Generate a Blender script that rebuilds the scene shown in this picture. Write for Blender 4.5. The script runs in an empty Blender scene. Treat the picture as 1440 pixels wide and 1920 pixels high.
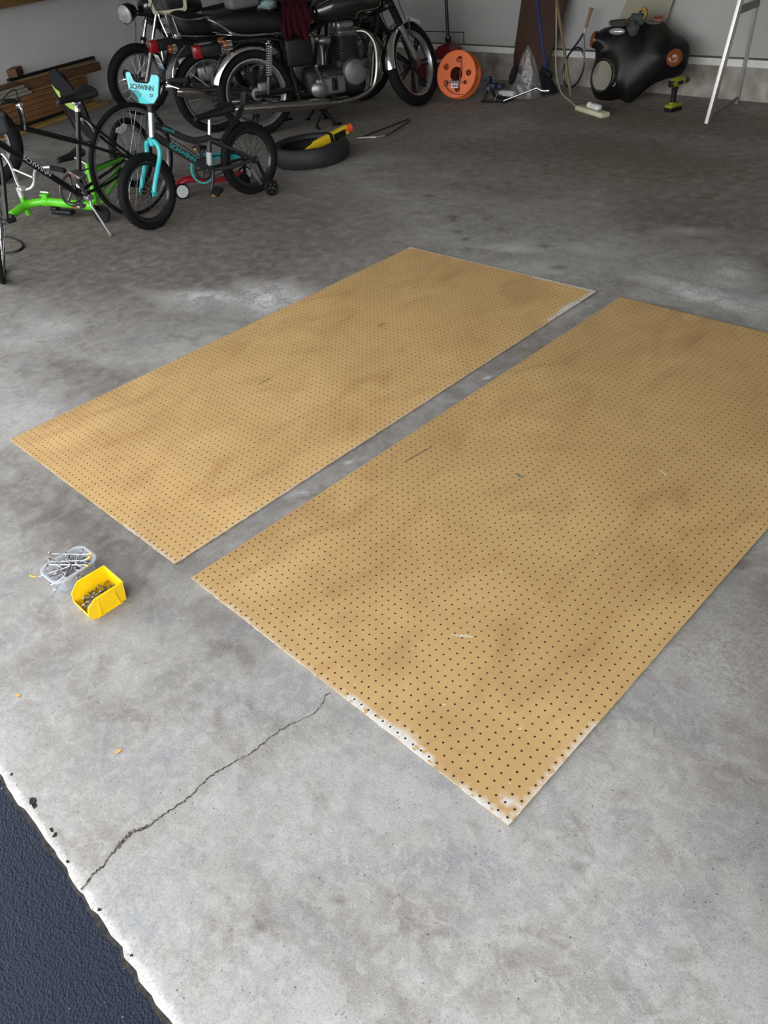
import bpy, bmesh, math, random
import numpy as np
from mathutils import Vector, Matrix, Quaternion
random.seed(7)
C = bpy.context.scene.collection
PI = math.pi
V = Vector
R = math.radians

def rot(ax, deg): return Matrix.Rotation(R(deg), 4, ax)
def tr(x, y=0, z=0): return Matrix.Translation((x, y, z))
def lerp(a, b, t): return a + (b - a) * t

def frame(c, axis, up=(0, 0, 1)):
    """matrix whose local Z is axis, local X close to up"""
    z = V(axis).normalized(); u = V(up)
    if abs(z.dot(u.normalized())) > 0.99: u = V((1, 0, 0))
    y = z.cross(u).normalized(); x = y.cross(z)
    m = Matrix((x, y, z)).transposed().to_4x4(); m.translation = V(c); return m

def curve(pts, k=6, closed=False):
    """Catmull-Rom through pts"""
    P = [V(p) for p in pts]; n = len(P); out = []
    rng = range(n if closed else n - 1)
    for i in rng:
        if closed: a, b, c, d = P[i-1], P[i], P[(i+1) % n], P[(i+2) % n]
        else: a, b, c, d = P[max(i-1, 0)], P[i], P[i+1], P[min(i+2, n-1)]
        for j in range(k):
            t = j / k
            out.append(0.5*((2*b) + (c-a)*t + (2*a-5*b+4*c-d)*t*t + (3*b-a-3*c+d)*t**3))
    if not closed: out.append(P[-1])
    return out

class MB:
    def __init__(s, M=None): s.v = []; s.f = []; s.mi = []; s.M = M or Matrix(); s.m = 0
    def add(s, vs, fs, M=None):
        m = s.M @ M if M is not None else s.M
        o = len(s.v)
        s.v += [tuple(m @ V(v)) for v in vs]
        s.f += [tuple(i + o for i in f) for f in fs]; s.mi += [s.m] * len(fs)
        return s
    def rings(s, rs, cap=True, close=False, M=None, wrap=True):
        n = len(rs[0]); vs = [p for r in rs for p in r]; fs = []
        N = len(rs)
        for i in range(N if close else N - 1):
            for j in range(n if wrap else n - 1):
                a = i*n + j; b = i*n + (j+1) % n; c = ((i+1) % N)*n + (j+1) % n; d = ((i+1) % N)*n + j
                fs.append((a, b, c, d))
        if cap and not close:
            fs.append(tuple(range(n-1, -1, -1))); fs.append(tuple((N-1)*n + j for j in range(n)))
        return s.add(vs, fs, M)
    def tube(s, pts, r, n=8, closed=False, cap=True):
        P = [V(p) for p in pts]; N = len(P)
        rr = r if isinstance(r, (list, tuple)) else [r]*N
        if len(rr) != N: rr = [lerp(rr[0], rr[-1], i/(N-1)) for i in range(N)]
        T = []
        for i in range(N):
            a = P[i-1] if (i or closed) else P[i]; b = P[(i+1) % N] if (i < N-1 or closed) else P[i]
            t = (b - a); T.append(t.normalized() if t.length > 1e-9 else V((0, 0, 1)))
        u = T[0].orthogonal().normalized(); rs = []
        for i in range(N):
            if i: u = (u - T[i]*u.dot(T[i])).normalized() if (u - T[i]*u.dot(T[i])).length > 1e-6 else T[i].orthogonal().normalized()
            w = T[i].cross(u)
            rs.append([P[i] + (u*math.cos(2*PI*k/n) + w*math.sin(2*PI*k/n))*rr[i] for k in range(n)])
        return s.rings(rs, cap=cap and not closed, close=closed)
    def lathe(s, prof, M=None, n=32, close=False):
        """prof: (radius, height) revolved about local Z; closed profile if close"""
        rs = [[V((r*math.cos(2*PI*k/n), r*math.sin(2*PI*k/n), h)) for k in range(n)] for r, h in prof]
        return s.rings(rs, cap=not close, close=close, M=M)
    def torus(s, M, Rm, a, b, n=48, m=12, p=2.0):
        prof = []
        for k in range(m):
            t = 2*PI*k/m; c, q = math.cos(t), math.sin(t)
            prof.append((Rm + a*math.copysign(abs(c)**(2/p), c), b*math.copysign(abs(q)**(2/p), q)))
        return s.lathe(prof, M, n, close=True)
    def cyl(s, a, b, r, n=16, r2=None):
        a = V(a); b = V(b); M = frame(a, b - a)
        return s.lathe([(r, 0), (r if r2 is None else r2, (b-a).length)], M, n)
    def box(s, c, d, M=None, bev=0.0):
        x, y, z = d[0]/2, d[1]/2, d[2]/2
        T = tr(*c) if M is None else M @ tr(*c)
        if bev <= 0:
            vs = [(i*x, j*y, k*z) for i in (-1, 1) for j in (-1, 1) for k in (-1, 1)]
            fs = [(0, 1, 3, 2), (4, 6, 7, 5), (0, 4, 5, 1), (2, 3, 7, 6), (0, 2, 6, 4), (1, 5, 7, 3)]
            return s.add(vs, fs, T)
        bm = bmesh.new(); bmesh.ops.create_cube(bm, size=1)
        for v in bm.verts: v.co = V((v.co.x*d[0], v.co.y*d[1], v.co.z*d[2]))
        bmesh.ops.bevel(bm, geom=bm.edges[:], offset=min(bev, x*.98, y*.98, z*.98), segments=3, profile=.5, affect='EDGES')
        bm.verts.index_update()
        s.add([v.co for v in bm.verts], [[v.index for v in f.verts] for f in bm.faces], T); bm.free(); return s
    def beam(s, a, b, w, h, up=(0, 0, 1), bev=0):
        """box section from a to b, h measured along up, w sideways"""
        a = V(a); b = V(b); M = frame(a, b - a, up); L = (b-a).length
        return s.box((0, 0, L/2), (h, w, L), M, bev)
    def prism(s, poly, d, M=None):
        """polygon in local XY extruded from z=0 to d"""
        n = len(poly)
        vs = [(p[0], p[1], 0) for p in poly] + [(p[0], p[1], d) for p in poly]
        fs = [tuple(range(n-1, -1, -1)), tuple(range(n, 2*n))] + [(i, (i+1) % n, n+(i+1) % n, n+i) for i in range(n)]
        return s.add(vs, fs, M)
    def ell(s, c, r, M=None, n=20, m=12):
        T = tr(*c) if M is None else M @ tr(*c)
        prof = [(max(1e-4, math.sin(PI*i/m)), -math.cos(PI*i/m)) for i in range(m+1)]
        return s.lathe(prof, T @ Matrix.Diagonal((r[0], r[1], r[2], 1)), n)
    def fender(s, M, Rr, a0, a1, w, drop, th=.004, n=28, k=8):
        """curved mudguard around local Z, angles in degrees, half width w, sides fall by drop"""
        rs = []
        for i in range(n+1):
            a = R(lerp(a0, a1, i/n)); ring = []
            sec = []
            for j in range(k+1):
                t = -1 + 2*j/k; sec.append((Rr - drop*abs(t)**2.4, w*math.sin(t*PI/2)))
            inn = [(q[0]-th, q[1]*.97) for q in reversed(sec)]
            for q in sec + inn: ring.append(V((q[0]*math.cos(a), q[0]*math.sin(a), q[1])))
            rs.append(ring)
        return s.rings(rs, M=M)
    def build(s, name, mats, parent=None, label=None, sharp=38, loc=None):
        me = bpy.data.meshes.new(name); me.from_pydata(s.v, [], s.f)
        if not isinstance(mats, (list, tuple)): mats = [mats]
        for m in mats: me.materials.append(m)
        if len(mats) > 1: me.polygons.foreach_set('material_index', s.mi)
        bm = bmesh.new(); bm.from_mesh(me); bmesh.ops.recalc_face_normals(bm, faces=bm.faces[:]); bm.to_mesh(me); bm.free()
        me.polygons.foreach_set('use_smooth', [True]*len(me.polygons))
        me.set_sharp_from_angle(angle=R(sharp)); me.update()
        o = bpy.data.objects.new(name, me); C.objects.link(o)
        if parent is not None: o.parent = parent
        if label: o['label'] = label
        if loc is not None: recentre(o, loc)
        return o

def recentre(o, loc):
    loc = V(loc); o.data.transform(Matrix.Translation(-loc)); o.location = loc

def thing(name, label, cat, loc=(0, 0, 0), rz=0, group=None, M=None):
    o = bpy.data.objects.new(name, None); C.objects.link(o); o.empty_display_size = .1
    if M is not None: o.matrix_world = M
    else: o.location = loc; o.rotation_euler = (0, 0, R(rz))
    o['label'] = label; o['category'] = cat
    if group: o['group'] = group
    return o
def tag(o, label, cat, group=None, kind=None):
    o['label'] = label; o['category'] = cat
    if group: o['group'] = group
    if kind: o['kind'] = kind
    return o
def struct(o): o['kind'] = 'structure'; return o
def copy_tree(o, parent=None, kids=None):
    c = o.copy(); C.objects.link(c)
    if parent: c.parent = parent
    for ch in list(o.children): copy_tree(ch, c)
    return c

_dg = None
def text(name, s, size, M, mat, parent=None, ext=.0006, align='CENTER', shear=0.0, bold=0.0, sx=1.0):
    cu = bpy.data.curves.new(name, 'FONT'); cu.body = s; cu.size = size; cu.extrude = ext; cu.align_x = align; cu.align_y = 'CENTER'
    cu.shear = shear; cu.offset = bold; cu.resolution_u = 3
    t = bpy.data.objects.new(name, cu); C.objects.link(t)
    dg = bpy.context.evaluated_depsgraph_get(); dg.update()
    me = bpy.data.meshes.new_from_object(t.evaluated_get(dg))
    bpy.data.objects.remove(t); bpy.data.curves.remove(cu)
    me.transform(M @ Matrix.Diagonal((sx, 1, 1, 1))); me.materials.clear(); me.materials.append(mat)
    o = bpy.data.objects.new(name, me); C.objects.link(o)
    if parent is not None: o.parent = parent
    return o

# ---------------------------------------------------------------- materials
def srgb(r, g, b):
    f = lambda c: c/12.92 if c <= .04045 else ((c+.055)/1.055)**2.4
    return (f(r/255), f(g/255), f(b/255), 1)
MATS = {}
def mat(name, col, rough=.5, metal=0.0, var=.12, scale=18, bump=0.0, bscale=120, emit=None, trans=0.0, alpha=1.0, ior=1.45, spec=.5, dust=None, coat=0):
    if name in MATS: return MATS[name]
    m = bpy.data.materials.new(name); m.use_nodes = True; nt = m.node_tree; N = nt.nodes; L = nt.links
    p = N['Principled BSDF']
    tc = N.new('ShaderNodeTexCoord'); nz = N.new('ShaderNodeTexNoise'); nz.inputs['Scale'].default_value = scale; nz.inputs['Detail'].default_value = 5
    L.new(tc.outputs['Object'], nz.inputs['Vector'])
    mx = N.new('ShaderNodeMix'); mx.data_type = 'RGBA'
    c = col if len(col) == 4 else (*col, 1)
    mx.inputs[6].default_value = tuple(x*(1-var) for x in c[:3]) + (1,)
    mx.inputs[7].default_value = tuple(min(1, x*(1+var)) for x in c[:3]) + (1,)
    rp = N.new('ShaderNodeMapRange'); rp.inputs[1].default_value = .3; rp.inputs[2].default_value = .7
    L.new(nz.outputs['Fac'], rp.inputs[0]); L.new(rp.outputs[0], mx.inputs[0])
    out = mx.outputs[2]
    if dust:
        dn = N.new('ShaderNodeTexNoise'); dn.inputs['Scale'].default_value = dust[1]; dn.inputs['Detail'].default_value = 7; L.new(tc.outputs['Object'], dn.inputs['Vector'])
        dr = N.new('ShaderNodeMapRange'); dr.inputs[1].default_value = .45; dr.inputs[2].default_value = .75; L.new(dn.outputs['Fac'], dr.inputs[0])
        d2 = N.new('ShaderNodeMix'); d2.data_type = 'RGBA'; L.new(dr.outputs[0], d2.inputs[0]); L.new(out, d2.inputs[6]); d2.inputs[7].default_value = dust[0]; out = d2.outputs[2]
    L.new(out, p.inputs['Base Color'])
    rr = N.new('ShaderNodeMapRange'); rr.inputs[3].default_value = max(0, rough-.06); rr.inputs[4].default_value = min(1, rough+.06)
    L.new(nz.outputs['Fac'], rr.inputs[0]); L.new(rr.outputs[0], p.inputs['Roughness'])
    p.inputs['Metallic'].default_value = metal; p.inputs['IOR'].default_value = ior; p.inputs['Specular IOR Level'].default_value = spec
    p.inputs['Transmission Weight'].default_value = trans; p.inputs['Alpha'].default_value = alpha; p.inputs['Coat Weight'].default_value = coat
    if emit: p.inputs['Emission Color'].default_value = emit[0]; p.inputs['Emission Strength'].default_value = emit[1]
    if bump:
        bn = N.new('ShaderNodeTexNoise'); bn.inputs['Scale'].default_value = bscale; bn.inputs['Detail'].default_value = 4; L.new(tc.outputs['Object'], bn.inputs['Vector'])
        b = N.new('ShaderNodeBump'); b.inputs['Strength'].default_value = bump; b.inputs['Distance'].default_value = .003; L.new(bn.outputs['Fac'], b.inputs['Height']); L.new(b.outputs[0], p.inputs['Normal'])
    MATS[name] = m; return m
def wood(name, c1, c2, rough=.6, sc=(2, 30, 30), rib=0):
    if name in MATS: return MATS[name]
    m = bpy.data.materials.new(name); m.use_nodes = True; nt = m.node_tree; N = nt.nodes; L = nt.links; p = N['Principled BSDF']
    tc = N.new('ShaderNodeTexCoord'); mp = N.new('ShaderNodeMapping'); mp.inputs['Scale'].default_value = sc; L.new(tc.outputs['Object'], mp.inputs[0])
    nz = N.new('ShaderNodeTexNoise'); nz.inputs['Scale'].default_value = 1.5; nz.inputs['Detail'].default_value = 6; nz.inputs['Distortion'].default_value = .6; L.new(mp.outputs[0], nz.inputs['Vector'])
    r = N.new('ShaderNodeValToRGB'); r.color_ramp.elements[0].color = c1; r.color_ramp.elements[1].color = c2; r.color_ramp.elements[0].position = .32; r.color_ramp.elements[1].position = .68
    L.new(nz.outputs['Fac'], r.inputs[0]); L.new(r.outputs[0], p.inputs['Base Color']); p.inputs['Roughness'].default_value = rough
    MATS[name] = m; return m

black = mat('black_paint', (.006, .006, .007), .28, coat=.15, spec=.4)
satin = mat('satin_black', (.010, .010, .011), .45, spec=.35)
rubber = mat('tyre_rubber', (.009, .009, .010), .75, bump=.2, bscale=200, spec=.22)
vinyl = mat('black_vinyl', (.008, .008, .009), .5, spec=.35, bump=.25, bscale=300)
plastic_k = mat('black_plastic', (.010, .010, .011), .42, spec=.35)
chrome = mat('chrome', (.80, .80, .81), .17, 1.0, var=.05)
brushed = mat('brushed_alloy', (.78, .79, .80), .36, .85, var=.05)
steel = mat('dull_steel', (.42, .42, .43), .38, 1.0)
darksteel = mat('dark_steel', (.10, .10, .105), .45, .9)
alloy = mat('cast_alloy', (.33, .33, .335), .42, .85, dust=(srgb(70, 64, 56), 9))
rimgrey = mat('rim_alloy', (.5, .51, .53), .33, .9)
white_pl = mat('white_plastic', srgb(225, 225, 228), .4)
red_lens = mat('red_lens', (.26, .005, .008), .2, coat=.4)
amber = mat('amber_lens', (.20, .055, .010), .25, coat=.3)
teal = mat('teal_paint', srgb(62, 196, 200), .3, coat=.4, var=.05)
tealdark = mat('teal_print', srgb(50, 170, 165), .5)
frame_grey = mat('charcoal_paint', (.03, .032, .036), .42)
green = mat('green_paint', srgb(96, 196, 40), .35, coat=.3)
EXPOSURE = 0.06
SKY = 5.0
ZEN = (.30, .31, .33, 1)
OPEN = (-4.5, 2.9, 2.5); OPEN2 = (-8.0, -4.9)  # OPEN2: unseen second doorway, added to light the left wall
WALLC = (.45, .456, .436, 1)
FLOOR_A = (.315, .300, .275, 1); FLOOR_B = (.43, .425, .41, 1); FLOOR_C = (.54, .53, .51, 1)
ASPH_A = (.007, .010, .018, 1); ASPH_B = (.018, .025, .045, 1)
PEG_A = (.44, .275, .108, 1); PEG_B = (.545, .355, .148, 1); PEG_C = (.335, .185, .068, 1); PEG_D = (.60, .43, .22, 1)
# (x, y, rx, ry, angle, softness, strength); broad DARK and BROWN ones also paint light falloff
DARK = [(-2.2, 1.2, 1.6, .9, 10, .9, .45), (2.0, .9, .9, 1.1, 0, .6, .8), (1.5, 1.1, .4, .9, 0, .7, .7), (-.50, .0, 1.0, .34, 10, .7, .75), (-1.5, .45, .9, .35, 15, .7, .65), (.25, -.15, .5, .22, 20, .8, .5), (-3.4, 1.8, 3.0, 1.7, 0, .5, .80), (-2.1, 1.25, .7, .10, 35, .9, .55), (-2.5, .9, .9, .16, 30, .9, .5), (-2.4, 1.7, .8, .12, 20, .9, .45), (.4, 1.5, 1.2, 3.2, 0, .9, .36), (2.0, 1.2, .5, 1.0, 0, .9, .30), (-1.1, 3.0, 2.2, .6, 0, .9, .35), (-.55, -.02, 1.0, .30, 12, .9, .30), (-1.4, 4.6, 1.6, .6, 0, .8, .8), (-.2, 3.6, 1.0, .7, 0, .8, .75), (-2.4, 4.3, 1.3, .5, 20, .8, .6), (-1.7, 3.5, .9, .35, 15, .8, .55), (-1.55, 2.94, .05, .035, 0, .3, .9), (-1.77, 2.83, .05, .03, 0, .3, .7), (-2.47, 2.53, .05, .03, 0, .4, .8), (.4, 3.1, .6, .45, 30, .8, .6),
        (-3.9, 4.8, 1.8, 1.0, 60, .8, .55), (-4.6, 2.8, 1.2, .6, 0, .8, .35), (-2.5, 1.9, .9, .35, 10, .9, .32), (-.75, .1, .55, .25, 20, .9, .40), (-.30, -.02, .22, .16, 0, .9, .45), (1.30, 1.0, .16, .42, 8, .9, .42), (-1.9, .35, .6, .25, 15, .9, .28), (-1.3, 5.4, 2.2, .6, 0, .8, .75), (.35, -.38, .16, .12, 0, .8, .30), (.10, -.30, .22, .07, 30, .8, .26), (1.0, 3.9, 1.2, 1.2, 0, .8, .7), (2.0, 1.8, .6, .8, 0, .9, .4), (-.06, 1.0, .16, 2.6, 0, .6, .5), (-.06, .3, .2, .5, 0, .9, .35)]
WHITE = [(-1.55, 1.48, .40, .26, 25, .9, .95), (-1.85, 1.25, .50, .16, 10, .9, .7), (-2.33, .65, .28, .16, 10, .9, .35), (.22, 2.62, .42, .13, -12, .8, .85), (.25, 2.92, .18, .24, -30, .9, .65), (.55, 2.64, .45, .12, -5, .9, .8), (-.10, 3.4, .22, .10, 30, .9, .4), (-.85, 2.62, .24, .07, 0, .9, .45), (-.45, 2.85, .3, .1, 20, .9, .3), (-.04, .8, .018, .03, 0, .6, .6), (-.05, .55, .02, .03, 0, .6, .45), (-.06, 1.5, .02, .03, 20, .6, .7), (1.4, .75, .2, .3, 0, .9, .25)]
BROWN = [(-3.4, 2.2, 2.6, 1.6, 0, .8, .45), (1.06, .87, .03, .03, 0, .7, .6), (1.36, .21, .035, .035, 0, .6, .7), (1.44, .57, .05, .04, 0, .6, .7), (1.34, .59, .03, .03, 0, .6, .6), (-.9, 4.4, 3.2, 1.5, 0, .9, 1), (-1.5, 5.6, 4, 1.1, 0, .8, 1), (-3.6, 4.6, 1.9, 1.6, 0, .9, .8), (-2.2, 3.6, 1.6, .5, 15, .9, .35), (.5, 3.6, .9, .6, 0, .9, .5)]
SPOTS = [(1.572, .225, .012, .9), (.98, -.50, .014, .7), (1.06, -.35, .009, .6), (1.23, 1.06, .03, .8), (1.245, 1.09, .02, .8)]

from mathutils import Vector as _V
BL0 = _V((-3.372, 3.352, .098)); BL1 = _V((-3.287, 3.785, .178))
# ---------------------------------------------------------------- camera
cam = bpy.data.cameras.new('camera'); cam.sensor_fit = 'HORIZONTAL'; cam.sensor_width = 36; cam.lens = 1435.2888/1440*36; cam.clip_start = .05
co = bpy.data.objects.new('camera', cam); C.objects.link(co)
co.location = (1.74685, -0.68888, 1.57233); co.rotation_euler = (0.8964363, 0.1006574, 0.7805092)
sc = bpy.context.scene; sc.camera = co
sc.view_settings.view_transform = 'Standard'; sc.view_settings.look = 'None'; sc.view_settings.exposure = EXPOSURE; sc.view_settings.gamma = 1; sc.view_settings.use_curve_mapping = False
# ---------------------------------------------------------------- overcast sky
w = bpy.data.worlds.new('overcast_sky'); sc.world = w; w.use_nodes = True; N = w.node_tree.nodes; L = w.node_tree.links
bg = N['Background']; tc = N.new('ShaderNodeTexCoord'); sp = N.new('ShaderNodeSeparateXYZ'); L.new(tc.outputs['Generated'], sp.inputs[0])
rp = N.new('ShaderNodeValToRGB'); L.new(sp.outputs['Z'], rp.inputs[0])
e = rp.color_ramp.elements; e[0].position = 0.0; e[0].color = (.40, .40, .38, 1); e[1].position = 1; e[1].color = ZEN
k = e.new(.02); k.color = (.98, .98, .97, 1); k = e.new(.35); k.color = (.90, .92, .95, 1)
L.new(rp.outputs[0], bg.inputs[0]); bg.inputs[1].default_value = SKY

# ---------------------------------------------------------------- value noise for the stain and falloff map
def vnoise(x, y, s, seed=0):
    x = x/s + 1000.5; y = y/s + 1000.5; xi = np.floor(x).astype(np.int64); yi = np.floor(y).astype(np.int64)
    fx = x-xi; fy = y-yi; fx = fx*fx*(3-2*fx); fy = fy*fy*(3-2*fy)
    def h(a, b):
        n = (a*374761393 + b*668265263 + seed*974711) & 0x7fffffff; n = ((n ^ (n >> 13))*1274126177) & 0x7fffffff
        return ((n ^ (n >> 16)) & 0xffff)/65535.0
    return (h(xi, yi)*(1-fx) + h(xi+1, yi)*fx)*(1-fy) + (h(xi, yi+1)*(1-fx) + h(xi+1, yi+1)*fx)*fy
def fbm(x, y, s, seed=0, o=4):
    t = 0; a = .5
    for i in range(o): t = t + a*vnoise(x, y, s/2**i, seed+i); a *= .5
    return t/(1-.5**o)

# ---------------------------------------------------------------- floor slab with stains and painted light falloff
def edge_y(x): return -.712 + .010*(vnoise(x, x*0, .11, 3)-.5) + .012*(vnoise(x, x*0, .03, 5)-.5)*1.2
def make_floor():
    xs = np.concatenate([np.arange(-9.4, -4.2, .05), np.arange(-4.2, 4.0001, .02)]); ys = np.concatenate([np.arange(-.712, 4.4, .02), np.arange(4.4, 7.3, .04)])
    X, Y = np.meshgrid(xs, ys); Y = Y.copy()
    Y[0, :] = edge_y(X[0, :])
    Z = np.zeros_like(X)
    Z -= .004*np.clip(1-(Y+.712)/.015, 0, 1)
    nx, ny = len(xs), len(ys)
    top = np.stack([X.ravel(), Y.ravel(), Z.ravel()], 1)
    low = top[:nx].copy(); low[:, 2] = -.12
    co_ = np.concatenate([top, low])
    i = np.arange(nx-1)[None, :] + nx*np.arange(ny-1)[:, None]; i = i.ravel()
    q = np.stack([i, i+1, i+1+nx, i+nx], 1)
    j = np.arange(nx-1); b = nx*ny
    q2 = np.stack([b+j, b+j+1, j+1, j], 1); q = np.concatenate([q, q2])
    me = bpy.data.meshes.new('floor'); me.vertices.add(len(co_)); me.vertices.foreach_set('co', co_.ravel().astype(np.float32))
    me.loops.add(q.size); me.loops.foreach_set('vertex_index', q.ravel().astype(np.int32))
    me.polygons.add(len(q)); me.polygons.foreach_set('loop_start', np.arange(0, q.size, 4, dtype=np.int32)); me.polygons.foreach_set('loop_total', np.full(len(q), 4, dtype=np.int32))
    me.update(calc_edges=True)
    x, y = co_[:, 0], co_[:, 1]
    wx = x + .18*(fbm(x, y, .5, 11)-.5)*2; wy = y + .18*(fbm(x, y, .5, 31)-.5)*2
    wx += .05*(fbm(x, y, .08, 51)-.5)*2; wy += .05*(fbm(x, y, .08, 61)-.5)*2
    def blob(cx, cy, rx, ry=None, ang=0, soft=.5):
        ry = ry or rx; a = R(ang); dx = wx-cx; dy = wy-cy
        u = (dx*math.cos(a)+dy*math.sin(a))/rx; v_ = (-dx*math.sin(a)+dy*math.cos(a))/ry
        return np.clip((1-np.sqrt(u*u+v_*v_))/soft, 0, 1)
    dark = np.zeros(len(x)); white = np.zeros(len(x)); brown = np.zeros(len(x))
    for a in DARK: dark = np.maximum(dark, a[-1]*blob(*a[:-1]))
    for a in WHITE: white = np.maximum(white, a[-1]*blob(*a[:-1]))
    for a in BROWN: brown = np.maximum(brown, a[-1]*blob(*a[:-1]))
    rnd = random.Random(5)
    for _ in range(70):   # old drips
        cx, cy = rnd.uniform(-3.2, 1.4), rnd.uniform(1.9, 4.6); r_ = rnd.uniform(.012, .045)
        dark = np.maximum(dark, rnd.uniform(.35, .8)*np.clip((1-np.hypot((x-cx)/r_/1.4, (y-cy)/r_)*(.8+.5*vnoise(x, y, .02, 9)))/.3, 0, 1))
    for _ in range(26):
        cx, cy = rnd.uniform(-.6, 2.2), rnd.uniform(-.6, .4); r_ = rnd.uniform(.006, .014)
        dark = np.maximum(dark, rnd.uniform(.25, .5)*np.clip((1-np.hypot((x-cx)/r_, (y-cy)/r_))/.5, 0, 1))
    for cx, cy, r_, s_ in SPOTS:
        dark = np.maximum(dark, s_*np.clip((1-np.hypot((x-cx)/r_, (y-cy)/r_)*(.7+.6*vnoise(x, y, .012, 9)))/.3, 0, 1))
    # streaks: sealed/dirtier mottling
    mott = fbm(x*1.0, y*1.0, .9, 77, 5); mott2 = fbm(x*.5+y*.4, y*2.2-x, .35, 91, 4)
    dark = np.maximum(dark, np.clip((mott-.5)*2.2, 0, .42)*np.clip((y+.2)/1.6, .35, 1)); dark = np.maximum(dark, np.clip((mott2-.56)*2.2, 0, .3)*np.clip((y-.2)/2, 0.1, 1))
    # door line worn parallel to the slab edge
    dark = np.maximum(dark, .38*np.exp(-((wy+.40)/.03)**2)*np.clip(fbm(x, y, .25, 15)*1.6-.3, 0, 1))
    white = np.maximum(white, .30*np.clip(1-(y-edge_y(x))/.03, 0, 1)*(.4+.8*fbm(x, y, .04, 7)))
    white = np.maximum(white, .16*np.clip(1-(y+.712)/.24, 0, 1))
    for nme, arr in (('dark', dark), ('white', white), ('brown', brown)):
        at = me.attributes.new(nme, 'FLOAT', 'POINT'); at.data.foreach_set('value', arr.astype(np.float32))
    m = bpy.data.materials.new('concrete'); m.use_nodes = True; nt = m.node_tree; N = nt.nodes; L = nt.links; p = N['Principled BSDF']
    tc = N.new('ShaderNodeTexCoord')
    def noise(s, d=6, dist=0, sc_=None):
        n_ = N.new('ShaderNodeTexNoise'); n_.inputs['Scale'].default_value = s; n_.inputs['Detail'].default_value = d; n_.inputs['Distortion'].default_value = dist
        if sc_:
            mp = N.new('ShaderNodeMapping'); mp.inputs['Scale'].default_value = sc_; mp.inputs['Rotation'].default_value = (0, 0, R(25)); L.new(tc.outputs['Object'], mp.inputs[0]); L.new(mp.outputs[0], n_.inputs['Vector'])
        else: L.new(tc.outputs['Object'], n_.inputs['Vector'])
        return n_
    def mp(i, a, b, c=0, d=1):
        n_ = N.new('ShaderNodeMapRange'); n_.inputs[1].default_value = a; n_.inputs[2].default_value = b; n_.inputs[3].default_value = c; n_.inputs[4].default_value = d; L.new(i, n_.inputs[0]); return n_.outputs[0]
    def mix(f, a, b, bt='MIX'):
        n_ = N.new('ShaderNodeMix'); n_.data_type = 'RGBA'; n_.blend_type = bt
        if hasattr(f, 'links'): L.new(f, n_.inputs[0])
        else: n_.inputs[0].default_value = f
        for s_, q_ in ((6, a), (7, b)):
            if hasattr(q_, 'links'): L.new(q_, n_.inputs[s_])
            else: n_.inputs[s_].default_value = q_
        return n_.outputs[2]
    def mul(a, b, op='MULTIPLY'):
        n_ = N.new('ShaderNodeMath'); n_.operation = op
        for s_, q_ in ((0, a), (1, b)):
            if hasattr(q_, 'links'): L.new(q_, n_.inputs[s_])
            else: n_.inputs[s_].default_value = q_
        return n_.outputs[0]
    def attr(n): a = N.new('ShaderNodeAttribute'); a.attribute_name = n; return a.outputs['Fac']
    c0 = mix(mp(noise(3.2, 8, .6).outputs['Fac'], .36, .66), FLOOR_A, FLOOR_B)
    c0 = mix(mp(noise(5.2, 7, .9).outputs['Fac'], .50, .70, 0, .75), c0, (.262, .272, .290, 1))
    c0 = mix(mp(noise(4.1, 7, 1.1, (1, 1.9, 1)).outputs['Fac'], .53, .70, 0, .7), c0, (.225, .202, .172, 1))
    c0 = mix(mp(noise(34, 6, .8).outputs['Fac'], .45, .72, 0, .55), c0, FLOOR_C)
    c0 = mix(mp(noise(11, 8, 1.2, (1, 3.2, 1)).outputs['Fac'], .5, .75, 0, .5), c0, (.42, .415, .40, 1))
    # dirt and oil, plus the falloff painted into the colour
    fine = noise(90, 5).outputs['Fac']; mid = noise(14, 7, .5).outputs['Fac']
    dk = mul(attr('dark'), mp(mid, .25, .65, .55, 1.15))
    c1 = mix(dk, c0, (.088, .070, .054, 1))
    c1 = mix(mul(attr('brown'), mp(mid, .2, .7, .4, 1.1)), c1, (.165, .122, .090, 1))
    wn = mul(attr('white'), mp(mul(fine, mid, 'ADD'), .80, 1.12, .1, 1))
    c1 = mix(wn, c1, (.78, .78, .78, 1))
    # sand specks and pores
    sp1 = noise(430, 3).outputs['Fac']; c1 = mix(mp(sp1, .50, .66, 0, .46), c1, mix(.6, c1, (.05, .046, .04, 1)))
    c1 = mix(mp(noise(130, 4).outputs['Fac'], .50, .70, 0, .5), c1, mix(.45, c1, (.09, .08, .07, 1)))
    sp2 = noise(330, 3).outputs['Fac']; c1 = mix(mp(sp2, .52, .70, 0, .5), c1, mix(.5, c1, (.72, .72, .70, 1)))
    vo = N.new('ShaderNodeTexVoronoi'); vo.inputs['Scale'].default_value = 38; L.new(tc.outputs['Object'], vo.inputs['Vector'])
    pit = mp(vo.outputs['Distance'], .035, .10, .9, 0); c1 = mix(mul(pit, mp(noise(9).outputs['Fac'], .42, .52)), c1, (.05, .046, .04, 1))
    vo2 = N.new('ShaderNodeTexVoronoi'); vo2.inputs['Scale'].default_value = 95; L.new(tc.outputs['Object'], vo2.inputs['Vector'])
    c1 = mix(mul(mp(vo2.outputs['Distance'], .06, .16, .8, 0), mp(noise(21).outputs['Fac'], .45, .55)), c1, (.06, .055, .048, 1))
    L.new(c1, p.inputs['Base Color']); L.new(mp(mid, .3, .7, .62, .85), p.inputs['Roughness']); p.inputs['Specular IOR Level'].default_value = .35
    b = N.new('ShaderNodeBump'); b.inputs['Strength'].default_value = .22; b.inputs['Distance'].default_value = .002
    L.new(mul(noise(160, 6).outputs['Fac'], mul(sp1, .6), 'ADD'), b.inputs['Height']); L.new(b.outputs[0], p.inputs['Normal'])
    me.materials.append(m); o = bpy.data.objects.new('floor', me); C.objects.link(o); struct(o); return o
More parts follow.
